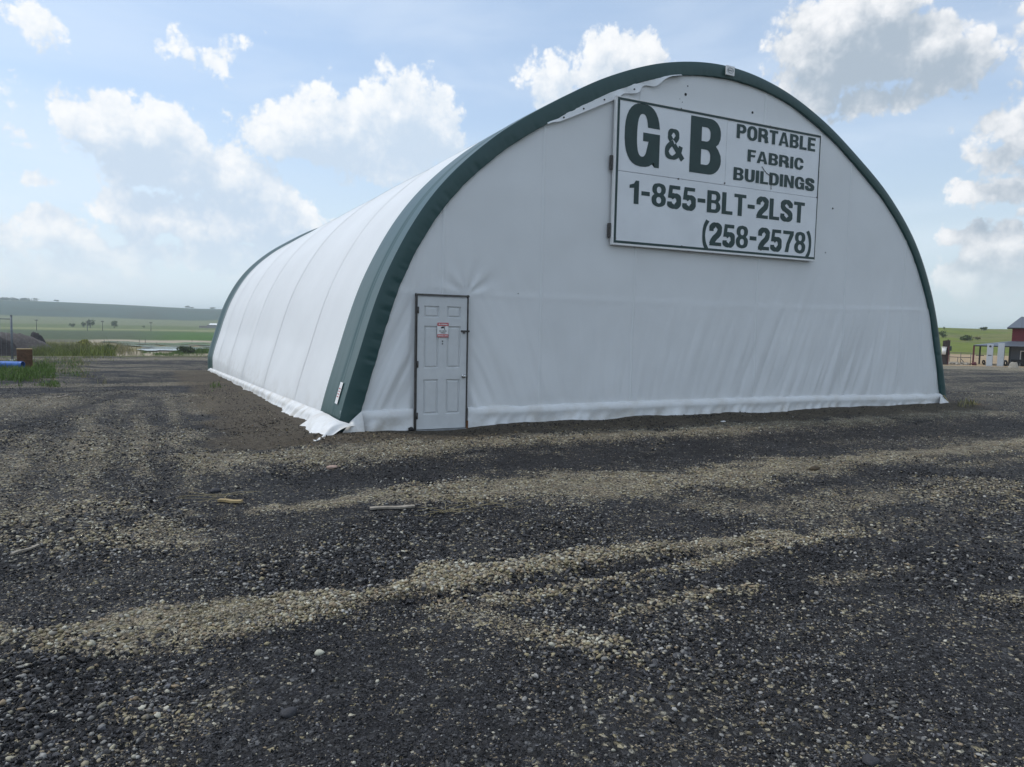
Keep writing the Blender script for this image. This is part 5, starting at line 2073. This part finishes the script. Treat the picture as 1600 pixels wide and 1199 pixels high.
# ------------------------------------------------------------------ water on the mud flat
def build_water():
    m, t, b = mat_new('shallow_water')
    co = t.node('ShaderNodeTexCoord').outputs['Object']
    b.inputs['Base Color'].default_value = (0.16, 0.15, 0.13, 1)
    b.inputs['Roughness'].default_value = 0.12
    b.inputs['Specular IOR Level'].default_value = 0.9
    b.inputs['Coat Weight'].default_value = 1.0
    b.inputs['Coat Roughness'].default_value = 0.05
    t.l.new(t.bump(t.noise(co, 1.5, 3), 0.05, 0.05), b.inputs['Normal'])
    pools = [(185, 535.4, 22, 1.3), (207, 537.2, 22, 2.0), (238, 538.0, 30, 1.5), (264, 538.8, 30, 1.6), (302, 537.4, 26, 1.3), (324, 540.0, 24, 1.2), (345, 536.4, 20, 1.0),
             (226, 541.6, 20, 1.0), (252, 544.2, 28, 1.2), (236, 548.2, 22, 1.8), (270, 547.2, 32, 2.0), (302, 546.0, 24, 1.3), (200, 540.6, 14, 0.9), (332, 543.6, 22, 1.0), (280, 542.0, 22, 0.9)]
    me_v, me_f = [], []
    for k, (px, py, hw, hh) in enumerate(pools):
        c, dep = on_ground(px, py)
        a, _ = on_ground(px, py - hh)
        b2, _ = on_ground(px, py + hh)
        lenr = min(0.5 * math.hypot(a[0] - b2[0], a[1] - b2[1]), 0.35 * (dep - 85))
        wid = hw * dep / FPX
        fwd = np.array([c[0] - CAM[0], c[1] - CAM[1]])
        fwd /= np.linalg.norm(fwd)
        sd = np.array([fwd[1], -fwd[0]])
        n = 48
        pts = []
        for i in range(n):
            an = 2 * math.pi * i / n
            q = 1 + 0.42 * (float(fbm(np.array([math.cos(an) * 1.6 + k * 7]), np.array([math.sin(an) * 1.6]), 700 + k, 3)[0]) - 0.5) * 2
            p = np.array([c[0], c[1]]) + sd * wid * q * math.cos(an) + fwd * lenr * q * math.sin(an)
            pts.append(p)
        pts = np.array(pts)
        zmax = height_macro(pts[:, 0], pts[:, 1])
        # a level sheet would cut the gently falling flat: follow it a hand above the mud
        mb = MB()
        vs = [mb.bm.verts.new((p[0], p[1], z + 0.30)) for p, z in zip(pts, zmax)]
        cv = mb.bm.verts.new((c[0], c[1], float(height_macro(c[0], c[1])) + 0.32))
        for i in range(n):
            mb.bm.faces.new((vs[i], vs[(i + 1) % n], cv))
        mb.build('water', m, None, True, kind='structure')


build_water()


# ------------------------------------------------------------------ things at the left edge of the yard
M['blue_plastic'] = simple('blue_plastic', (0.035, 0.13, 0.42), 0.4, var=0.15, scale=4)
M['rusty_wood'] = simple('rusty_wood', (0.115, 0.064, 0.036), 0.85, var=0.5, scale=5, bump=0.4, bscale=18)
M['steel_grey'] = simple('steel_grey', (0.16, 0.18, 0.20), 0.5, 0.3, var=0.2)

# blue pipe, its open end to the right
p0, dep = on_ground(36, 577.5)
p1 = p0 + CR * (-2.6)
r_ = 0.17
z_ = gz(p0[0], p0[1])
pipe = thing('plastic_pipe', 'thick blue plastic pipe lying in grass at the left edge', 'pipe', (p0[0], p0[1], z_))
d_ = Vector((p1[0] - p0[0], p1[1] - p0[1], 0)).normalized()
mb = MB()
for k in range(20):
    pass
side = d_.orthogonal().normalized()
up = d_.cross(side)
rings = []
for (t_, rad) in ((0, r_ * .90), (0, r_), (0.02, r_ * 1.02), (0.10, r_ * 1.02), (0.11, r_), (2.6, r_)):
    rings.append([mb.bm.verts.new(d_ * t_ + Vector((0, 0, r_)) + side * (rad * math.cos(2 * math.pi * k / 24)) + up * (rad * math.sin(2 * math.pi * k / 24))) for k in range(24)])
inner = [mb.bm.verts.new(d_ * 2.5 + Vector((0, 0, r_)) + side * (r_ * .9 * math.cos(2 * math.pi * k / 24)) + up * (r_ * .9 * math.sin(2 * math.pi * k / 24))) for k in range(24)]
for A_, B_ in zip(rings[:-1], rings[1:]):
    for k in range(24):
        f = mb.bm.faces.new((A_[k], A_[(k + 1) % 24], B_[(k + 1) % 24], B_[k]))
        f.smooth = True
for k in range(24):
    mb.bm.faces.new((inner[k], inner[(k + 1) % 24], rings[0][(k + 1) % 24], rings[0][k]))
mb.bm.faces.new(inner)
mb.build('pipe_wall', M['blue_plastic'], pipe)
mb = MB()
mb.box(-0.02, -0.03, -0.03, 0.02, 0.03, 0.03, 0.004)
o = mb.build('cable_tie', M['black'], pipe)
o.location = tuple(d_ * 1.02 + Vector((0, 0, r_ * 2.0)))

# rusty wooden box behind the pipe's end
c0, dep = on_ground(36, 577)
bw = 20.0 * (dep + 0.6) / FPX
bh = 30 * (dep + 0.6) / FPX
crate = thing('wood_crate', 'rusty brown wooden box standing in weeds behind the blue pipe', 'crate', (c0[0] + 0.02, c0[1] + 0.42, c0[2]), R(9))
for k in range(4):
    z0, z1 = bh * k / 4, bh * (k + 1) / 4 - 0.012
    boxobj('plank', M['rusty_wood'], crate, -bw / 2, -0.20, z0, bw / 2, -0.175, z1, 0.004)
    boxobj('plank', M['rusty_wood'], crate, -bw / 2, 0.175, z0, bw / 2, 0.20, z1, 0.004)
    boxobj('plank', M['rusty_wood'], crate, -bw / 2, -0.174, z0, -bw / 2 + .025, 0.174, z1, 0.004)
    boxobj('plank', M['rusty_wood'], crate, bw / 2 - .025, -0.174, z0, bw / 2, 0.174, z1, 0.004)
boxobj('lid', M['wood_yellow'], crate, -bw / 2 - .01, -0.21, bh - 0.008, bw / 2 + .01, 0.21, bh + 0.02, 0.004)

# gate post with its top rail
g0, dep = on_ground(19.5, 563.5)
hgt = 71 * dep / FPX
gate = thing('gate_post', 'tall grey steel gate post with a thin rail on a white base', 'post', tuple(g0), R(0))
mb = MB()
pw = 0.062
mb.tube((0, 0, 0.0), (0, 0, hgt - 0.06), pw, n=12)
mb.build('post', M['steel_grey'], gate)
mb = MB()
mb.tube((0, 0, hgt - 0.059), (0, 0, hgt - 0.02), pw * 1.12, n=12)
mb.tube((0, 0, hgt - 0.02), (0, 0, hgt + 0.015), pw * 0.9, pw * 0.4, n=12)
mb.build('cap', M['steel_grey'], gate)
boxobj('base', M['white'], gate, -0.13, -0.13, -0.1, 0.13, 0.13, 0.075, 0.01)
mb = MB()
e = Vector((-CR[0], -CR[1], 0))
mb.tube(e * pw, e * 2.4 + Vector((0, 0, 0)), 0.026, n=8)
mb2 = MB()
zr = hgt - 6 * dep / FPX
mb2.tube(Vector((0, 0, zr)) + e * pw, Vector((0, 0, zr)) + e * 2.4, 0.025, n=8)
mb2.build('rail', M['steel_grey'], gate)
mb.bm.free()
mb = MB()
for k in range(7):
    a_ = 0.35 + 0.33 * k
    mb.tube(Vector((0, 0, 0.1)) + e * a_, Vector((0, 0, zr - 0.03)) + e * a_, 0.006, n=5)
mb.tube(Vector((0, 0, zr - 0.12)) + e * 0.02, Vector((0, 0, zr - 0.05)) + e * 0.09, 0.012, n=6)
mb.build('wire', M['galv'], gate)


def dirt_pile(name, label, px, py, wpx, hpx, mat, seed, skew=0.0, deep=1.0, cat='dirt pile'):
    c, dep = on_ground(px, py)
    wd = wpx * dep / FPX / 2
    h = hpx * dep / FPX
    n, mrad = 56, 18
    V = []
    rg = np.random.default_rng(seed)
    rad = np.linspace(0, 1, mrad)
    th = np.linspace(0, 2 * np.pi, n, endpoint=False)
    Rr, T = np.meshgrid(rad, th, indexing='ij')
    x = Rr * np.cos(T)
    y = Rr * np.sin(T)
    lump = fbm(x * 2.2 + seed, y * 2.2, seed, 4) - 0.5
    lump2 = fbm(x * 9 + seed, y * 9, seed + 3, 3) - 0.5
    prof = smooth(0.0, 0.70, np.clip(1 - np.hypot(x - skew * (1 - Rr), y * 1.0), 0, 1) + lump * 0.35 * (1 - Rr))
    z = h * (prof * 1.08 + lump * 0.8 * (1 - Rr) + lump2 * 0.30 * (1 - Rr ** 3)) - 0.08 * Rr
    side_ = np.array([CR[0], CR[1]])
    side_ /= np.linalg.norm(side_)
    fw = np.array([-side_[1], side_[0]])
    X = (x * wd * side_[0] + y * wd * deep * fw[0]) * (1 + 0.25 * lump)
    Y = (x * wd * side_[1] + y * wd * deep * fw[1]) * (1 + 0.25 * lump)
    Vv = np.stack([X, Y, z], -1).reshape(-1, 3)
    i0 = np.arange(mrad - 1)[:, None] * n + np.arange(n)[None, :]
    i1 = np.arange(mrad - 1)[:, None] * n + (np.arange(n)[None, :] + 1) % n
    F = np.stack([i0, i0 + n, i1 + n, i1], -1).reshape(-1, 4)
    o = link(name, mesh_np(name, Vv, F, True), mat)
    o.location = (c[0], c[1], gz(c[0], c[1]))
    return tag(o, label, cat)


M['pile_dark'] = simple('black_soil', (0.038, 0.034, 0.036), 0.95, var=0.5, scale=2.5, bump=0.8, bscale=7)
M['pile_grey'] = simple('grey_gravel_pile', (0.085, 0.075, 0.072), 0.95, var=0.35, scale=3, bump=0.7, bscale=12)
M['pile_tan'] = simple('pale_sand', (0.34, 0.31, 0.26), 0.95, var=0.2, scale=3, bump=0.5, bscale=12)
dirt_pile('dirt_pile', 'black soil heap at the left edge behind the gate post', -4, 556, 84, 25, M['pile_dark'], 3, 0.0, 0.35)
dirt_pile('dirt_pile', 'broad grey gravel heap behind the rusty wooden box', 14, 553, 158, 27, M['pile_grey'], 5, 0.15, 0.6)
dirt_pile('dirt_pile', 'lumpy dark soil crest on top of the grey gravel heap', 63, 551, 46, 27, M['pile_dark'], 8, -0.35, 0.4)

# ------------------------------------------------------------------ utility poles in the valley
proto = None
for px, yb, yt, lab in ((57.3, 516.5, 499.0, 'leftmost utility pole, standing alone above the soil heap'),
                        (136.6, 517.0, 501.5, 'utility pole standing between the two meadow trees'),
                        (160.5, 517.5, 501.2, 'utility pole between the leaning tree and the round tree'),
                        (236.0, 518.0, 503.2, 'utility pole nearest to the shelter, right of the round tree')):
    c, dep = on_ground(px, yb)
    h = (yb - yt) * dep / FPX
    t = thing('utility_pole', lab, 'utility pole', tuple(c), R(-HEAD), 'utility poles across the valley')
    MB().tube((0, 0, -0.3), (0, 0, h), 0.26, 0.2, 8).build('pole', M['dark_metal'], t)
    MB().box(-1.15, -0.2, h - 1.15, 1.15, 0.2, h - 0.65).build('crossarm', M['dark_metal'], t)
    for sx in (-1.0, 1.0):
        MB().tube((sx, 0, h - 0.66), (sx, 0, h - 0.2), 0.14, 0.1, 6).build('insulator', M['dark_metal'], t)

# fence posts on the mud flat
for k, (px, py, h) in enumerate(((163, 536, 5), (218, 534.5, 4), (227, 535.5, 6), (245, 538, 3), (300, 534, 4))):
    c, dep = on_ground(px, py)
    o = MB().tube((0, 0, -0.3), (0, 0, h * dep / FPX), 0.10, 0.09, 6).build('fence_post', M['bark'])
    o.location = tuple(c)
    tag(o, ('short dark post at the left end of the water', 'second dark post standing on the mud flat', 'tallest dark post standing on the mud flat behind the water',
            'shortest dark post in the middle of the water', 'dark post on the mud flat nearest to the shelter')[k], 'post', 'posts on the mud flat')

# far farm building whose white roof shows by the shelter
c, dep = on_ground(334, 513)
fb = thing('far_building', 'long pale far building with a white roof beside the shelter edge', 'building', tuple(c), R(-12))
u_ = dep / FPX
boxobj('wall', simple('far_wall', (0.27, 0.255, 0.26), 0.8), fb, -10 * u_, 0, -0.5, 14 * u_, 18, 5.0 * u_, 0)
rb = MB()
for s_ in (0,):
    rb.poly([(-7 * u_, -0.8, 5.0 * u_), (14.5 * u_, -0.8, 5.0 * u_), (14.5 * u_, 9, 7.4 * u_), (-7 * u_, 9, 7.4 * u_)])
    rb.poly([(-7 * u_, 19, 5.0 * u_), (14.5 * u_, 19, 5.0 * u_), (14.5 * u_, 9, 7.4 * u_), (-7 * u_, 9, 7.4 * u_)])
rb.build('roof', M['white'], fb)
boxobj('annex', simple('far_annex', (0.24, 0.215, 0.20), 0.8), fb, -22 * u_, 3, -0.5, -10.05 * u_, 14, 3.4 * u_, 0)

# ------------------------------------------------------------------ right side: red house with wrap-round porch
M['red_wall'] = simple('red_siding', (0.155, 0.022, 0.028), 0.6, var=0.15, scale=3)
M['slate_metal'] = simple('slate_metal_roof', (0.12, 0.14, 0.17), 0.42, 0.25, var=0.12)
M['grey_wall'] = simple('grey_siding', (0.10, 0.11, 0.125), 0.6, var=0.12)
M['pale_grey'] = simple('pale_grey_paint', (0.42, 0.46, 0.50), 0.5, var=0.08)
M['maroon'] = simple('maroon_paint', (0.10, 0.022, 0.03), 0.6, var=0.2)

DEP = 80.0
hc, _ = on_ground(1581, 572)
DEP = float((hc - CAM) @ CF)
u = DEP / FPX                                   # metres to one photo pixel at that distance
base = at(1577.3, 572, DEP)
house = thing('red_house', 'red sided house with dark metal roof and wrap-round porch at the right edge', 'house', (base[0], base[1], gz(base[0], base[1])))
HW = 9.0
_th = math.atan2(1581 - 800, FPX)
RZ = R(-HEAD) - _th                              # the house faces the yard along this line
ux = u * math.cos(_th)                           # metres to one photo pixel across


def zpx(py):
    return (572 - py) * u


DEEP = 7.5
house.rotation_euler = (0, 0, RZ)
# ground floor wall and red upper wall, their own boards proud of them
boxobj('ground_wall', M['grey_wall'], house, 0.0, 0.0, -0.4, HW, DEEP, zpx(541), 0)
boxobj('upper_wall', M['red_wall'], house, 0.05, 0.05, zpx(541) + 0.003, HW - 0.05, DEEP - 0.05, zpx(512.8), 0)
for k in range(7):
    z0 = zpx(533.5) + k * (zpx(513.5) - zpx(533.5)) / 7
    MB().box(0.02, 0.02, z0, HW - 0.02, 0.048, z0 + 0.155).build('siding_board', M['red_wall'], house)
# hipped upper roof
e0 = zpx(512.5)
e1 = zpx(495)
ov = 0.62
rf = MB()
a_, b_, c_, d_ = (-ov, -ov, e0), (HW + ov, -ov, e0), (HW + ov, DEEP + ov, e0), (-ov, DEEP + ov, e0)
r1, r2 = (0.95, 2.2, e1), (HW - 0.95, 2.2, e1)
r3, r4 = (0.95, DEEP - 2.2, e1), (HW - 0.95, DEEP - 2.2, e1)
rf.poly([a_, b_, r2, r1]).poly([b_, c_, r4, r2]).poly([c_, d_, r3, r4]).poly([d_, a_, r1, r3]).poly([r1, r2, r4, r3])
rf.build('roof', M['slate_metal'], house)
MB().box(-ov, -ov, e0 - 0.14, HW + ov, DEEP + ov, e0 - 0.003).build('soffit', M['black_print'], house)
for k in range(7):
    x = -ov + 0.35 + k * 1.35
    ap = MB()
    xt = min(max(0.95, x), HW - 0.95)
    if abs(xt - x) < 0.01:
        ap.tube((x, -ov, e0 + .02), (x, 2.2, e1 + .02), 0.025, n=5).build('roof_rib', M['slate_metal'], house)
# porch roof wrapping front and left
pz0, pz1 = zpx(541.0), zpx(533.4)
pl, pf = -59 * ux, -2.3
pr = MB()
pr.poly([(pl, pf, pz0), (HW + 1, pf, pz0), (HW + 1, 0.0, pz1), (0.0, 0.0, pz1)])
pr.poly([(pl, DEEP, pz0), (pl, pf, pz0), (0.0, 0.0, pz1), (0.0, DEEP, pz1)])
pr.build('porch_roof', M['slate_metal'], house)
pr = MB()
pr.box(pl, pf, pz0 - 0.16, HW + 1, pf + 0.12, pz0 - 0.003)
pr.box(pl, pf + .123, pz0 - 0.16, pl + 0.12, DEEP, pz0 - 0.003)
pr.build('porch_beam', M['black_print'], house)
for (px, yy) in ((1522, pf + .1), (1532.5, 3.6), (1552.5, 3.0), (1570.5, pf + .1), (1580, pf + 1.6)):
    x = (px - 1581) * ux * (1 + yy / DEP)
    MB().box(x - 0.11, yy - 0.11, -0.5, x + 0.11, yy + 0.11, pz0 - 0.162).build('porch_post', M['maroon'] if px < 1525 else M['black_print'], house)
rl_ = MB()
rl_.box((1524 - 1581) * ux, 3.55, zpx(558.6), (1538 - 1581) * ux, 3.62, zpx(557.4))
rl_.build('porch_rail', M['black_print'], house)
# door with white frame in the grey wall
x0, x1 = (1596.2 - 1581) * ux, (1607 - 1581) * ux
fd = MB()
fd.box(x0, -0.05, -0.05, x0 + 0.11, -0.003, zpx(548))
fd.box(x1 - .11, -0.05, -0.05, x1, -0.003, zpx(548))
fd.box(x0 + .11, -0.05, zpx(548) - .11, x1 - .11, -0.003, zpx(548))
dr = boxobj('door', M['black_print'], house, x0 + .11, -0.03, 0.0, x1 - .11, -0.004, zpx(548) - .112, 0)
fd.build('door_frame', M['white'], dr)
MB().tube((x0 + .2, -0.035, 1.0), (x0 + .2, -0.08, 1.0), 0.04, n=8).build('handle', M['chrome'], dr)

# two tall pale cabinets in front of the porch
def cabinet(px, py0, py1, wpx, dep, label, dial):
    p = at(px, py0, dep)
    s_ = dep / FPX
    t = thing('tall_cabinet', label, 'cabinet', (p[0], p[1], gz(p[0], p[1])), RZ, 'pale cabinets before the red house')
    h = (py0 - py1) * s_
    w_ = wpx * s_ * math.cos(_th)
    boxobj('body', M['pale_grey'], t, -w_ / 2, 0, -0.3, w_ / 2, 0.5, h, 0.02)
    boxobj('front_panel', M['pale_grey'], t, -w_ / 2 + .04, -0.02, 0.1, w_ / 2 - .04, -0.003, h * 0.46, 0.004)
    if dial:
        boxobj('upper_panel', M['pale_grey'], t, -w_ / 2 + .04, -0.02, h * 0.52, w_ / 2 - .04, -0.003, h - .05, 0.004)
        MB().tube((0, -0.045, h - 3.4 * s_), (0, -0.021, h - 3.4 * s_), 0.14, n=14).build('dial', M['black_print'], t)
        boxobj('slot', M['black_print'], t, -w_ * .28, -0.012, h * .475, w_ * .28, -0.0035, h * .505, 0)
    else:
        boxobj('upper_panel', M['pale_grey'], t, -w_ / 2 + .04, -0.02, h * 0.48, w_ / 2 - .04, -0.003, h - .05, 0.004)
    return t


cabinet(1545, 575.5, 541, 10.0, DEP - 6, 'tall pale cabinet with a dark round dial before the porch', True)
cabinet(1562.3, 574, 538, 10.5, DEP - 5, 'plain tall pale cabinet next to the one with the dial', False)

# sand heap, tyre, rail fence and scrap before the house
dirt_pile('sand_pile', 'small pale sand heap before the red house door', 1583.5, 574.5, 19, 7.5, M['pile_tan'], 15, 0.0, 0.7, 'sand pile')


def tyre(px, py, dep, rad, label):
    p = at(px, py, dep)
    mb = MB()
    n, k = 20, 8
    vs = [[mb.bm.verts.new(((rad + rad * .34 * math.cos(2 * math.pi * j / k)) * math.cos(2 * math.pi * i / n), rad * .38 * math.sin(2 * math.pi * j / k),
                            (rad + rad * .34 * math.cos(2 * math.pi * j / k)) * math.sin(2 * math.pi * i / n) + rad * 1.3)) for j in range(k)] for i in range(n)]
    for i in range(n):
        for j in range(k):
            f = mb.bm.faces.new((vs[i][j], vs[(i + 1) % n][j], vs[(i + 1) % n][(j + 1) % k], vs[i][(j + 1) % k]))
            f.smooth = True
    o = mb.build('tyre', M['black'])
    o.location = (p[0], p[1], gz(p[0], p[1]))
    o.rotation_euler = (R(-8), 0, RZ + R(62))
    return tag(o, label, 'tyre')


tyre(1571.5, 572, DEP - 2.5, 0.34, 'black tyre leaning at the porch post right of the cabinets')
tyre(1537.5, 568, DEP + 3, 0.27, 'black tyre under the porch left of the cabinet with the dial')
p = at(1589, 571, DEP - 1.2)
bench = thing('porch_bench', 'low dark bench against the grey house wall', 'bench', (p[0], p[1], gz(p[0], p[1])), RZ)
boxobj('seat', M['black_print'], bench, -0.75, -0.2, 0.42, 0.75, 0.25, 0.48, 0.01)
boxobj('backrest', M['black_print'], bench, -0.75, 0.2, 0.5, 0.75, 0.26, 0.95, 0.01)
for sx in (-0.65, 0.6):
    boxobj('leg', M['black_print'], bench, sx, -0.18, -0.1, sx + 0.07, 0.2, 0.419, 0.005)
p = at(1521.5, 574.5, DEP - 2)
o = MB().blob((0, 0, 0.18), (0.36, 0.3, 0.26), 3, 2, 0.25).build('cloth_bundle', M['maroon'], None, True)
o.location = (p[0], p[1], gz(p[0], p[1]))
tag(o, 'dark maroon bundle at the foot of the maroon porch post', 'bundle')

p0 = at(1482, 571.5, DEP)
p1 = at(1517.5, 571.5, DEP)
fn = thing('pipe_fence', 'thin dark pipe fence between the shelter edge and the porch', 'fence', (p0[0], p0[1], gz(p0[0], p0[1])), RZ)
Lf = 35.5 * ux
for zz in (zpx(560.2), zpx(553.2)):
    MB().tube((0, 0, zz), (Lf if zz < zpx(556) else Lf * 0.98, 0, zz), 0.045 if zz < zpx(556) else 0.02, n=6).build('rail', M['dark_metal'], fn)
for fx, zz in ((0.02, 553.2), (0.40, 560.5), (0.53, 552.8), (0.98, 553.2)):
    MB().tube((fx * Lf, 0, -0.4), (fx * Lf, 0, zpx(zz)), 0.04, n=6).build('fence_post', M['dark_metal'], fn)
MB().tube((0.53 * Lf, -0.1, zpx(562)), (0.75 * Lf, -0.1, zpx(570)), 0.05, n=6).build('brace', M['dark_metal'], fn)

# rubble along the fence
rub = MB()
rnd = random.Random(5)
for k in range(70):
    rub.blob((rnd.uniform(0, Lf * 0.95), rnd.uniform(-0.5, 0.9), rnd.uniform(0, 0.28)), tuple(rnd.uniform(.08, .24) for _ in range(3)), k, 1, 0.2)
o = rub.build('rubble', M['pile_tan'], None, False, kind='stuff')
o.location = (p0[0], p0[1], gz(p0[0], p0[1]))
o.rotation_euler = (0, 0, RZ)

# dark upright machine with a white bucket at the shelter edge
dq = DEP - 3
uq = dq / FPX
p = at(1476.5, 572, dq)
mc = thing('dark_hopper', 'dark brown upright hopper with a white bin at the right shelter edge', 'hopper', (p[0], p[1], gz(p[0], p[1])), RZ)
M['dark_brown'] = simple('dark_brown_steel', (0.040, 0.028, 0.026), 0.7, var=0.3, bump=0.3)
boxobj('lower_body', M['dark_brown'], mc, -6 * uq, 0.0, 0.0, 2.4 * uq, 0.9, 15.5 * uq, 0.02)
for k in range(5):
    boxobj('slat', M['dark_brown'], mc, -5 * uq + k * 2.0 * uq, 0.1, 15.6 * uq, -5 * uq + (k + 1) * 2.0 * uq - 0.03, 0.7, (38.5 + (0.8 if k == 3 else 0)) * uq - abs(k - 3) * 0.03, 0.01)
wb = MB()
wb.tube((-2.4 * uq, -0.32, 16.0 * uq), (-2.4 * uq, -0.32, 26.8 * uq), 2.7 * uq, 3.4 * uq, 14)
wb.tube((-2.4 * uq, -0.32, 26.8 * uq), (-2.4 * uq, -0.32, 27.8 * uq), 3.8 * uq, 3.8 * uq, 14)
wb.build('white_bin', M['white'], mc)
boxobj('red_upright', M['maroon'], mc, 3.0 * uq, -0.1, -0.2, 4.3 * uq, 0.1, 29.5 * uq, 0.005)
boxobj('control_box', simple('dark_green_box', (0.03, 0.05, 0.045), 0.6), mc, 4.5 * uq, -0.12, 22 * uq, 7.4 * uq, 0.16, 29 * uq, 0.01)
